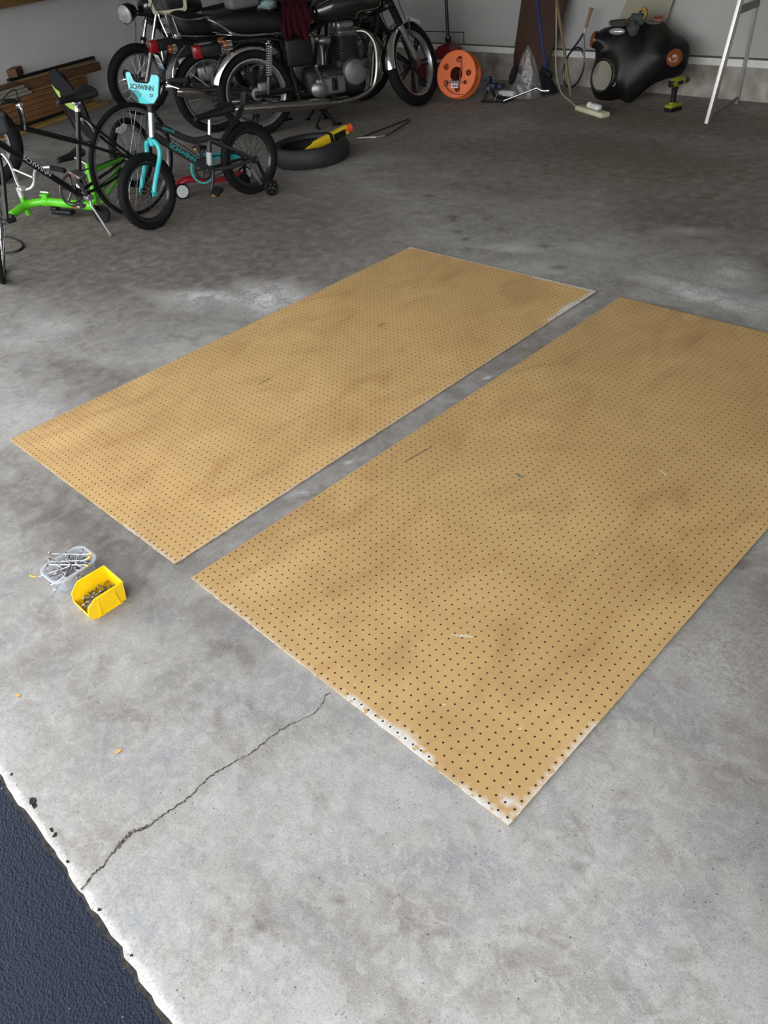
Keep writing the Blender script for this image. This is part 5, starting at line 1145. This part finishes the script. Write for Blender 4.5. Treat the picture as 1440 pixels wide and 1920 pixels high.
mb = reel_disc(.060, .010, holes[:3]); mb.torus(tr(0, 0, .005), RR, .006, .009, 80, 8); mb.build('back_flange', orp, rl, sharp=30)
mb = MB(Matrix.Translation((0, 0, RR)) @ rot('X', 90)); mb.lathe([(.062, -.065), (.066, -.065), (.066, .065), (.062, .065)], None, 48, close=True); mb.build('drum', mat('reel_drum', (.20, .035, .012), .6), rl)
mb = MB(Matrix.Translation((0, 0, RR)) @ rot('X', 90)); pts = []
for k in range(40*11+1): t = k/40; layer = int(t)//4; z = -.045+.03*((t % 4) if layer % 2 == 0 else 4-(t % 4))*.75; rr_ = .080+.011*layer*1.0; pts.append((rr_*math.cos(2*PI*t), rr_*math.sin(2*PI*t), z))
mb.tube(pts, .007, 6); mb.build('cord', mat('cord_orange', (.45, .10, .03), .6), rl)
mb = MB(); yb = -.0735
mb.tube(curve([(.045, yb-.006, RR+.11), (.05, yb-.012, RR+.02), (.04, yb-.01, RR-.08), (.03, yb-.008, RR-.15)], 5), .005, 6); mb.tube(curve([(-.10, yb-.006, RR-.09), (-.07, yb-.01, RR-.13), (.0, yb-.006, RR-.165), (.09, yb+.0, RR-.17)], 5), .005, 6)
mb.box((.02, yb-.003, RR+.115), (.06, .012, .028), bev=.006); mb.box((-.105, yb-.003, RR-.075), (.03, .012, .05), rot('Y', 0), .006); mb.build('loose_cord', mat('cord_rust', (.33, .075, .025), .6), rl)
mb = MB(); mb.box((-.0, yb-.002, RR-.065), (.14, .012, .020), rot('Y', 0), .004); mb.build('carry_bar', mat('reel_grey', (.2, .2, .205), .5), rl)
mb = MB(); mb.box((.0, yb-.006, RR-.098), (.085, .003, .036)); lb = mb.build('label_card', mat('label_white', srgb(220, 220, 222), .5), rl)
mb = MB()
for k, (x, w_) in enumerate(((-.028, .008), (-.012, .014), (.008, .012), (.026, .010))): mb.box((x, yb-.0085, RR-.098), (w_, .001, .018), rot('Y', 0))
mb.build('print', mat('label_print', (.08, .09, .14), .5), lb)

# ---------------------------------------------------------------- lamp bracket with chrome lever, clear bag
bk = thing('work_stand', 'low black metal stand with a shiny silver lever beside the clear bag', 'stand', (-3.25, 5.62, 0))
mb = MB(); mb.tube([(-.12, -.06, .010), (.14, -.03, .010)], .009, 8); mb.tube([(-.10, -.05, .01), (-.085, -.03, .17)], .011, 8); mb.tube([(-.075, -.055, .01), (-.065, -.035, .17)], .008, 8); mb.tube([(.10, -.02, .01), (.03, .02, .13)], .011, 8); mb.tube([(.0, -.01, .01), (.04, .04, .14)], .010, 8); mb.tube([(-.16, .10, .10), (-.10, -.02, .01)], .006, 6); mb.tube([(-.10, .12, .01), (.12, .12, .01)], .009, 8); mb.tube([(-.1, .12, .01), (-.08, .02, .15)], .009, 8); mb.tube([(.12, .12, .01), (.12, -.03, .01)], .009, 8); mb.build('legs', black, bk)
mb = MB(); mb.box((-.04, .0, .13), (.12, .07, .055), bev=.012); mb.box((-.075, 0, .175), (.045, .05, .07), bev=.01); mb.box((.03, .03, .125), (.08, .07, .04), bev=.01); cl = mb.build('clamp_head', mat('navy_metal', (.012, .018, .05), .45), bk)
mb = MB(); mb.lathe([(.006, 0), (.014, 0), (.014, .006), (.006, .006)], frame((-.05, -.037, .115), (0, -1, 0)), 20, close=True); mb.build('washer', steel, cl)
mb = MB(); mb.tube([(.12, -.03, .02), (.40, .06, .115)], .0085, 10); mb.tube(curve([(.40, .06, .115), (.42, .07, .12), (.47, .08, .10), (.53, .10, .10)], 4), [.009, .014], 10); mb.tube([(.44, .10, .105), (.20, .16, .15)], .010, 8); mb.build('lever', chrome, bk)
mb = MB(); mb.ell((.05, .09, .25), (.035, .03, .09), rot('Y', 22)); mb.build('black_pad', rubber, bk)
mb = MB(rot('Z', 0)); mb.box((.13, .02, .075), (.17, .06, .045), rot('Y', 0), .012); mb.build('pale_block', mat('pale_block', (.45, .46, .46), .5), bk)
def clear_bag():
    m = bpy.data.materials.new('clear_polythene'); m.use_nodes = True; nt = m.node_tree; N = nt.nodes; L = nt.links; N.remove(N['Principled BSDF'])
    t_ = N.new('ShaderNodeBsdfTransparent'); g = N.new('ShaderNodeBsdfGlossy'); g.inputs['Roughness'].default_value = .12; d = N.new('ShaderNodeBsdfDiffuse'); d.inputs[0].default_value = (.55, .56, .56, 1)
    tc = N.new('ShaderNodeTexCoord'); nz = N.new('ShaderNodeTexNoise'); nz.inputs['Scale'].default_value = 14; nz.inputs['Detail'].default_value = 5; L.new(tc.outputs['Object'], nz.inputs['Vector'])
    b = N.new('ShaderNodeBump'); b.inputs['Strength'].default_value = 1; b.inputs['Distance'].default_value = .03; L.new(nz.outputs['Fac'], b.inputs['Height']); L.new(b.outputs[0], g.inputs['Normal'])
    m1 = N.new('ShaderNodeMixShader'); m1.inputs[0].default_value = .11; L.new(t_.outputs[0], m1.inputs[1]); L.new(d.outputs[0], m1.inputs[2])
    m2 = N.new('ShaderNodeMixShader'); m2.inputs[0].default_value = .10; L.new(m1.outputs[0], m2.inputs[1]); L.new(g.outputs[0], m2.inputs[2]); L.new(m2.outputs[0], N['Material Output'].inputs[0])
    mb = MB(Matrix.Translation((-3.02, 5.80, 0))); rs = []
    for i in range(23):
        t = i/22; z = .02+.41*t; ring = []
        for k in range(44):
            a = 2*PI*k/44; rx = .185*(1-t)**.85+.008; ry = .10*(1-t)**.8+.006
            q = 1+.22*mnoise.noise(V((math.cos(a)*1.6, math.sin(a)*1.6, z*7)))+.10*mnoise.noise(V((math.cos(a)*4, math.sin(a)*4, z*14)))
            if t < .25: q *= .86+.56*t
            ring.append(V((rx*q*math.cos(a)+.02*t-.015, ry*q*math.sin(a), z)))
        rs.append(ring)
    mb.rings(rs); return tag(mb.build('plastic_bag', m, sharp=60, loc=(-3.08, 5.80, 0)), 'clear crumpled plastic bag peaked upright in front of the dark brown board', 'bag')
clear_bag()

# ---------------------------------------------------------------- boards and tools leaning on the back wall
def lean_prism(name, pts, th, m, label, cat, parent=None):
    """flat sheet through 3-D points that lie in one leaning plane"""
    P = [V(p) for p in pts]; nrm = (P[1]-P[0]).cross(P[2]-P[0]).normalized()
    if nrm.y < 0: nrm = -nrm
    c = sum(P, V())/len(P); mb = MB(); n = len(P); vs = [p for p in P]+[p+nrm*th for p in P]
    mb.add(vs, [tuple(range(n)), tuple(range(2*n-1, n-1, -1))]+[(i, (i+1) % n, n+(i+1) % n, n+i) for i in range(n)])
    lo = min(P, key=lambda p: p.z); return tag(mb.build(name, m, loc=lo), label, cat)
def onplane(x, z, P0, slope): return (x, P0[1]+slope*(z-P0[2])-.08*(x-P0[0]), z)
bp = lambda x, z: onplane(x, z, (-3.18, 6.175, 0), .17)
lean_prism('brown_board', [bp(-3.185, .012), bp(-3.50, .155), bp(-3.515, .28), bp(-3.475, .80), bp(-3.46, 1.10), bp(-2.84, 1.10), bp(-2.945, .70), bp(-3.066, .28)], .012, wood('dark_hardboard', (.034, .014, .008, 1), (.062, .026, .014, 1), .45, (3, 3, 3)), 'dark brown board leaning on the back wall behind the blue broom', 'board')
gp = lambda x, z: onplane(x, z, (-2.3, 6.245, 0), .10)
lean_prism('grey_panel', [gp(-2.64, .008), gp(-2.08, .008), gp(-1.985, .454), gp(-1.87, .90), gp(-2.28, .90), gp(-2.48, .44)], .006, mat('grey_sheet', srgb(152, 146, 130), .55, var=.1, scale=3), 'thin grey beige sheet leaning on the wall behind the black fairing', 'panel')
# broom
br = thing('broom', 'blue handled broom with black bristles leaning on the dark brown board', 'broom', (-2.93, 5.99, 0))
o = V((-2.93, 5.99, 0)); h0 = V((-2.985, 6.035, .20))-o; h1 = V((-3.32, 6.24, 1.05))-o
mb = MB(); mb.tube([h0, h1], .012, 12); mb.build('handle', mat('blue_handle', srgb(30, 56, 112), .45), br)
mb = MB(); hd_ = h0+(h0-h1).normalized()*.03; mb.box((0, 0, 0), (.13, .045, .06), Matrix.Translation(hd_) @ rot('Y', 24), .015); mb.build('broom_head', satin, br)
mb = MB(); rb = random.Random(4)
for k in range(420):
    u = rb.uniform(-.06, .06); v = rb.uniform(-.02, .02); q = Matrix.Translation(hd_) @ rot('Y', 24) @ V((u, v, -.025)); e_ = V((q.x+u*.55+.035+rb.uniform(-.012, .012), q.y+v*.9+rb.uniform(-.02, .01), rb.uniform(.004, .03))); mb.tube([q, (q+e_)/2+V((u*.1, v*.2, 0)), e_], .0022, 4, cap=False)
bs = mb.build('bristles', mat('black_bristle', (.012, .013, .018), .7), br); bs['kind'] = 'stuff'
mb = MB(); a_ = V((-2.665, 5.985, .012)); e_ = V((-3.13, 6.275, 1.0)); mb.tube([a_, lerp(a_, e_, .5), e_], [.0125, .0135, .0135], 12); mb.ell(a_, (.0125,)*3)
tag(mb.build('wooden_pole', wood('pale_wood_pole', srgb(108, 90, 62), srgb(134, 114, 82), .6, (20, 20, 3)), loc=a_), 'plain wooden pole leaning on the wall between broom and racket', 'pole')
# racket standing on its head
rk = thing('racket', 'dark blue racket with a pale grip standing head down against the wall', 'racket', (-2.85, 6.19, 0))
o = V((-2.85, 6.19, 0)); X_ = None
ux = V((.28, .06, .955)).normalized(); uy = V((1, -.05, -.29)).normalized(); cc = V((-2.815, 6.235, .185))-o
mb = MB(); hd = []
for k in range(40):
    a = 2*PI*k/40; hd.append(cc+ux*(-.165*math.cos(a))+uy*(.105*math.sin(a)))
mb.tube(hd, .0095, 8, closed=True); th_ = cc+ux*.30
mb.tube([cc+ux*.13+uy*.072, cc+ux*.22+uy*.025, th_], .009, 8); mb.tube([cc+ux*.13-uy*.072, cc+ux*.22-uy*.025, th_], .009, 8); mb.build('frame', mat('navy_frame', (.012, .014, .045), .3, coat=.5), rk)
mb = MB(); mb.tube([th_-ux*.01, th_+ux*.03], .0135, 10); mb.build('collar', mat('collar_white', srgb(196, 190, 180), .5), rk)
mb = MB(); mb.tube([th_+ux*.03, th_+ux*.175], [.0145, .0165], 10); mb.lathe([(.02, 0), (.02, .012)], frame(th_+ux*.17, ux), 12); mb.build('grip', mat('worn_grip', srgb(150, 116, 94), .7, var=.2, scale=40), rk)
# power strip, plugs, cord
ps = thing('power_strip', 'cream power strip with white plugs on the floor in front of the fairing', 'power strip', (-2.13, 5.50, 0), -26)
crm = mat('aged_plastic', srgb(200, 198, 170), .5)
mb = MB(); mb.box((0, 0, .019), (.42, .085, .038), bev=.010); mb.build('strip_body', crm, ps)
mb = MB()
for k in range(4): mb.box((-.15+.09*k, 0, .0385), (.05, .04, .0015), bev=.0005)
mb.build('sockets', mat('socket_dark', srgb(150, 148, 130), .5), ps)
mb = MB(); mb.ell((-.055, .01, .055), (.035, .026, .026)); mb.build('round_plug', mat('plug_white', srgb(214, 212, 200), .45), ps)
mb = MB(); mb.box((.055, .0, .06), (.12, .055, .042), rot('Z', 0), .02); mb.build('adapter', white_pl, ps)
mb = MB(); mb.tube(curve([(-2.315, 5.59, .02), (-2.40, 5.66, .010), (-2.56, 5.82, .008), (-2.70, 5.94, .008), (-2.80, 6.00, .06), (-2.875, 6.04, .20), (-2.955, 6.14, .48), (-3.01, 6.205, .72), (-3.07, 6.28, 1.05)], 7), .0065, 8)
tag(mb.build('cord', mat('ivory_cord', srgb(168, 162, 132), .55), loc=(-2.6, 5.86, 0)), 'ivory cord running from the power strip up along the wooden pole', 'cord')

# ---------------------------------------------------------------- motorcycle fairing
def fairing():
    root = thing('fairing', 'black motorcycle fairing with orange signals and round lamp opening leaning on the wall', 'fairing', (-2.045, 5.93, 0))
    # outline seen from the front, metres, x right z up from the lowest point
    out = [(-.36, .02), (-.29, -.0), (-.18, .0), (-.10, .015), (-.03, -.012), (.02, -.01), (.10, .05), (.20, .13), (.33, .175), (.46, .205), (.512, .28), (.505, .38), (.47, .435), (.40, .47), (.31, .50), (.24, .545), (.20, .575), (.12, .575), (.0, .595), (-.07, .60), (-.18, .585), (-.28, .555), (-.38, .53), (-.44, .485), (-.455, .42), (-.43, .365), (-.425, .30), (-.435, .20), (-.42, .10)]
    out = [(p.x, p.y) for p in curve([(x, y, 0) for x, y in out], 4, True)]
    hole = [(-.262+.110*math.cos(R(a)), .178+.112*math.sin(R(a))) for a in range(0, 360, 10)]
    def inside(x, y, poly):
        c = False; j_ = len(poly)-1
        for i in range(len(poly)):
            xi, yi = poly[i]; xj, yj = poly[j_]
            if (yi > y) != (yj > y) and x < (xj-xi)*(y-yi)/(yj-yi)+xi: c = not c
            j_ = i
        return c
    bm = bmesh.new()
    def loop(pl): vs = [bm.verts.new((x, y, 0)) for x, y in pl]; return [bm.edges.new((vs[i], vs[(i+1) % len(vs)])) for i in range(len(vs))]
    ed = loop(out)+loop(hole)
    bmesh.ops.triangle_fill(bm, edges=ed, use_beauty=True)
    kill = [f for f in bm.faces if inside(f.calc_center_median().x, f.calc_center_median().y, hole)]
    if kill: bmesh.ops.delete(bm, geom=kill, context='FACES')
    for it in range(4):
        le = [e for e in bm.edges if e.calc_length() > .022]
        if not le: break
        bmesh.ops.subdivide_edges(bm, edges=le, cuts=1, use_grid_fill=False); bmesh.ops.triangulate(bm, faces=bm.faces[:])
    bmesh.ops.beautify_fill(bm, faces=bm.faces[:], edges=bm.edges[:])
    oarr = np.array(out); oarr2 = np.roll(oarr, -1, 0)
    def edist(x, y):
        p = np.array((x, y)); d = oarr2-oarr; t = np.clip(((p-oarr)*d).sum(1)/np.maximum((d*d).sum(1), 1e-9), 0, 1); return np.sqrt((((oarr+d*t[:, None])-p)**2).sum(1)).min()
    def bulge(x, y):
        e = edist(x, y); b = .11*(1-math.exp(-e/.055))
        dh = math.hypot((x+.262)/.110, (y-.178)/.112); b += .03*math.exp(-((dh-1.12)/.30)**2)           # nacelle lip
        b += .05*math.exp(-(((x-.42)/.12)**2+((y-.32)/.12)**2)); b += .05*math.exp(-(((x+.38)/.10)**2+((y-.46)/.09)**2))
        b -= .035*math.exp(-(((x-.02)/.10)**2+((y-.5)/.12)**2)); b -= .03*math.exp(-(((x-.12)/.2)**2+((y-.2)/.10)**2))*0
        return b
    for v in bm.verts: v.co.z = bulge(v.co.x, v.co.y)
    bmesh.ops.recalc_face_normals(bm, faces=bm.faces[:])
    me = bpy.data.meshes.new('fairing_shell'); bm.to_mesh(me); bm.free()
    # local X right, Y up, Z towards the room, leaning back on the wall
    ang = 5
    F = rot('Z', ang) @ rot('X', 90-14) @ Matrix.Diagonal((.885, 1, 1, 1)); me.transform(F @ tr(0, .012, 0))
    me.polygons.foreach_set('use_smooth', [True]*len(me.polygons))
    me.materials.append(mat('dusty_black', (.006, .006, .007), .34, spec=.3, dust=((.030, .024, .018, 1), 5)))
    o = bpy.data.objects.new('fairing_shell', me); C.objects.link(o); o.parent = root
    md = o.modifiers.new('thickness', 'SOLIDIFY'); md.thickness = .006; md.offset = 0
    def on(x, y, dz=0): return F @ tr(0, .012, 0) @ V((x, y, bulge(x, y)+dz))
    nz = (F.to_3x3() @ V((0, 0, 1))).normalized()
    for x, y, r_, dirv in ((.430, .315, .062, V((.25, .05, 1))), (-.408, .445, .060, V((-.95, .12, .55)))):
        q = on(x, y, -.012 if x > 0 else -.030); dv = (F.to_3x3() @ dirv).normalized(); M = frame(q, dv); mb = MB(); mb.lathe([(r_*1.06, -.01), (r_*1.1, .012), (r_, .022)], M, 30); s_ = mb.build('turn_signal', black, root)
        mb = MB(); mb.lathe([(r_, .014), (r_*.97, .028), (r_*.7, .042), (r_*.42, .045), (r_*.36, .036), (.001, .034)], M, 30); mb.build('lens', amber, s_)
    mb = MB(); q = on(-.20, .505, .002); mb.ell(q, (.075, .03, .026), None); mb.build('clear_lamp', mat('clear_lamp_glass', (.5, .5, .5), .1, .4), root)
    mb = MB(); mb.lathe([(.008, 0), (.018, 0), (.018, .006), (.008, .006)], frame(on(-.125, .120, 0), nz), 20, close=True); mb.build('grommet', darksteel, root)
    mb = MB(); pts = [on(x, y, .004) for x, y in ((.02, .583), (.10, .565), (.185, .568))]; mb.tube(pts, .012, 8); mb.build('edge_strip', mat('strip_grey', (.09, .08, .07), .7), root)
    return root, on
fr, fon = fairing()
q = fr.matrix_world @ V((0, 0, 0)) + V((-2.045, 5.93, 0))*0
def fw(x, y, dz=0): return V((-2.045, 5.93, 0)) + fon(x, y, dz)
rag('rag', Matrix.Translation(fw(-.055, .585, -.01)), .075, .055, .065, mat('grey_green_rag', (.062, .078, .074), .9, var=.3, scale=20), 'grey green rag crumpled on top of the black fairing', 'rag', 11)
rag('rag', Matrix.Translation(fw(-.055, .515, .0)), .055, .03, .075, mat('grey_rag', (.05, .055, .053), .9, var=.3, scale=20), 'dark grey rag hanging down the front of the black fairing', 'rag', 23)
rag('cloth', Matrix.Translation(fw(-.20, .565, .0)), .10, .05, .035, mat('brown_grey_cloth', (.055, .045, .040), .9, var=.2, scale=20), 'brown grey cloth folded over the left top of the black fairing', 'cloth', 31)
tp = fw(-.015, .635, -.03); mb = MB(Matrix.Translation(tp) @ rot('X', 78) @ rot('Y', 0)); mb.lathe([(.024, -.014), (.046, -.014), (.048, -.008), (.048, .008), (.046, .014), (.024, .014)], None, 32, close=True); tpo = tag(mb.build('tape_roll', mat('tape_tan', srgb(150, 118, 50), .5), loc=tp), 'tan roll of tape on top of the fairing behind the rag', 'tape')
rb_ = fw(.16, .60, -.004); mb = MB(Matrix.Translation(rb_) @ rot('Z', -5) @ rot('X', 70)); mb.box((0, 0, 0), (.075, .040, .006), None, .002); lbx = tag(mb.build('label_card', mat('card_red', srgb(150, 74, 70), .5), loc=rb_), 'small red and white card standing on the top edge of the fairing', 'card')
mb = MB(rot('Z', -5) @ rot('X', 70))
for k in range(4): mb.box((-.026+.017*k, .003, .0035), (.010, .022, .002))
mb.build('print', mat('card_print', (.03, .02, .02), .5), lbx)

# ---------------------------------------------------------------- cordless drill
dr = thing('cordless_drill', 'yellow green cordless drill standing on its battery in front of the fairing', 'drill', (-1.555, 5.785, 0), 76)
lime = mat('drill_lime', srgb(146, 148, 34), .45)
mb = MB(); loft_st(mb, [(-.062, .205, .018, .020), (-.055, .205, .027, .030), (.0, .207, .030, .034), (.05, .207, .028, .031), (.085, .207, .024, .026)], 2.6); mb.box((0, 0, .040), (.125, .075, .026), bev=.010); mb.box((-.012, 0, .056), (.05, .045, .02), bev=.008); mb.build('housing', lime, dr)
mb = MB(); mb.rings([[V((-.012+.5*(z-.06)*.10+a*w_, c*.018, z)) for a, c in rrect(1, 1, .5)] for z, w_ in ((.05, .022), (.08, .018), (.13, .019), (.18, .024))]); mb.box((-.055, 0, .204), (.02, .052, .05), bev=.008); mb.build('grip', plastic_k, dr)
mb = MB(); mb.box((0, 0, .016), (.128, .078, .028), bev=.006); mb.build('battery', satin, dr)
mb = MB(); mb.lathe([(.024, 0), (.026, .01), (.026, .03), (.019, .05), (.012, .058)], frame((.083, 0, .207), (1, 0, 0)), 20); mb.build('chuck', darksteel, dr)
mb = MB(); mb.box((.022, 0, .165), (.012, .014, .03), bev=.004); mb.build('trigger', plastic_k, dr)
mb = MB(); mb.box((.015, -.032, .205), (.06, .003, .024), bev=.001); mb.build('side_badge', satin, dr)

# ---------------------------------------------------------------- stepladder
ld = thing('trestle', 'aluminium trestle leg frame standing at the right edge by the back wall', 'trestle', (-1.11, 5.5, 0))
al = mat('ladder_aluminium', (.60, .61, .60), .42, .75, var=.06); o = V((-1.11, 5.5, 0))
f0 = V((-1.112, 5.49, .0)); f1 = V((-1.02, 5.80, 1.62)); r0 = V((-1.19, 6.145, .0)); r1 = V((-1.03, 5.90, 1.60)); side = V((.95, -.09, 0))
for nme, a_, e_, w_ in (('front_leg', f0, f1, .056), ('rear_leg', r0, r1, .038)):
    for k, s0 in enumerate((V(), side)):
        mb = MB(); A_, E_ = a_+s0-o, e_+s0-o; mb.beam(A_, E_, w_*.5, w_, (0, 1, 0), .003); mb.build(nme, al, ld)
for s0 in (V(), side):
    mb = MB(); mb.beam(lerp(f0, f1, .44)-o+V((.01, 0, 0))+s0, lerp(r0, r1, .44)-o+V((.01, 0, 0))+s0, .02, .05, (0, 0, 1), .002); mb.build('spreader', mat('grey_channel', (.22, .22, .21), .5, .6), ld)
    mb = MB(); mb.beam(lerp(f0, f1, .03)-o+s0, lerp(r0, r1, .03)-o+s0, .012, .018, (0, 0, 1), .002); mb.build('foot_bar', mat('grey_channel', (.22, .22, .21), .5, .6), ld)
mb = MB(); mb.beam((f1+r1)/2-o-V((.12, 0, 0)), (f1+r1)/2-o+side+V((.12, 0, 0)), .16, .05, (0, 0, 1), .006); mb.build('top_beam', al, ld)

# ---------------------------------------------------------------- timber along the left wall
def LW(s, d, z): q = oL + eL*s + nL*d; return V((q.x, q.y, z))
rt = wood('redwood_dark', srgb(128, 90, 60), srgb(168, 122, 82), .65, (2, 2, 26)); rt2 = wood('redwood_old', srgb(92, 64, 46), srgb(132, 96, 68), .7, (2, 2, 20)); yl = wood('yellow_pine', srgb(176, 140, 78), srgb(206, 170, 104), .65, (2, 2, 22)); wt = mat('white_board', srgb(186, 182, 170), .6); 
def plank(name, s0, s1, d, z, h, w_, m, label, tilt=0):
    """board along the wall; d = depth of its centre, z = underside height"""
    a_, e_ = LW(s0, d, z+h/2), LW(s1, d, z+h/2-tilt); mb = MB(); mb.beam(a_, e_, w_, h, (0, 0, 1), .003); c_ = (a_+e_)/2; c_.z = z
    return tag(mb.build(name, m, loc=c_), label, 'timber')
plank('yellow_plank', -1.6, 1.72, -.06, .001, .034, .10, yl, 'yellow pine board at the bottom front of the timber by the left wall')
plank('yellow_plank', -1.6, 1.55, -.07, .036, .034, .10, yl, 'second yellow pine board up under the ribbed decking by the left wall')
plank('white_plank', .9, 1.95, -.165, .001, .05, .06, wt, 'white painted board behind the yellow boards beside the motorcycle wheel')
mb = MB(); a_, e_ = LW(-.9, .016, .088), LW(1.0, .016, .078); mb.beam(a_, e_, .035, .028, (0, 0, 1), .003); tag(mb.build('black_bar', satin, loc=a_), 'black metal bar resting along the front of the ribbed decking', 'bar')
for k in range(5):
    nm = ['lowest', 'second from the floor', 'middle', 'second from the top', 'topmost'][k]
    z0 = .074+.052*k; mb = MB(); a_, e_ = LW(-1.5, -.085, z0+.025), LW(1.50+.012*(k % 3), -.085, z0+.025)
    mb.beam(a_, e_, .14, .050, (0, 0, 1), .003)
    for g in range(2): mb.beam(LW(-1.5, -.014, z0+.013+.024*g), LW(1.50, -.014, z0+.013+.024*g), .006, .015, (0, 0, 1), .002)
    c_ = LW(0, -.085, z0); tag(mb.build('decking_board', rt, loc=c_), 'ribbed brown decking board, %s of the stacked ones by the left wall' % nm, 'timber')
plank('pine_plank', .68, 1.55, -.095, .336, .022, .12, wood('pale_edge', srgb(128, 100, 70), srgb(150, 120, 86), .7, (2, 2, 20)), 'pale edged board lying on top of the ribbed decking')
plank('brown_plank', .60, 1.86, -.115, .360, .085, .05, rt2, 'wide brown plank on edge above the ribbed decking', .02)
plank('pale_lath', .48, 1.82, -.125, .448, .026, .06, wood('pale_lath_wood', srgb(132, 106, 76), srgb(156, 128, 94), .7, (2, 2, 20)), 'pale lath lying on top of the wide brown plank', .01)
plank('black_strip', .50, 1.82, -.125, .476, .026, .05, satin, 'black strip lying topmost on the timber pile', .01)
mb = MB(Matrix.Translation(LW(.66, -.165, .540)) @ rot('Z', 140)); mb.box((0, 0, 0), (.24, .10, .075), None, .004)
tag(mb.build('wood_block', wood('block_wood', srgb(84, 58, 40), srgb(112, 78, 52), .7, (6, 2, 2)), loc=LW(.66, -.165, .503)), 'short brown wood block on the left end of the timber pile', 'timber')
plank('white_lath', -1.2, .64, -.03, .338, .028, .06, wt, 'lower white lath at the left edge on the timber pile')
plank('white_lath', -1.2, .62, -.045, .369, .028, .055, wt, 'middle white lath at the left edge on the timber pile')
plank('white_lath', -1.2, .60, -.06, .400, .028, .05, wt, 'upper white lath at the left edge on the timber pile')
plank('brown_lath', -1.2, .52, -.055, .43, .045, .05, rt2, 'brown lath lying on the white laths at the left edge')
# long shelf board on the left wall, top left
mb = MB(); a_, e_ = LW(-1.5, -.235, 1.14), LW(3.0, -.235, 1.14); mb.beam(a_, e_, .14, .09, (0, 0, 1), .004); tag(mb.build('shelf_board', wood('shelf_wood', srgb(120, 92, 50), srgb(150, 118, 68), .65, (2, 2, 16)), loc=LW(0, -.235, 1.095)), 'long brown wooden shelf board on the left wall at the top left corner', 'shelf')
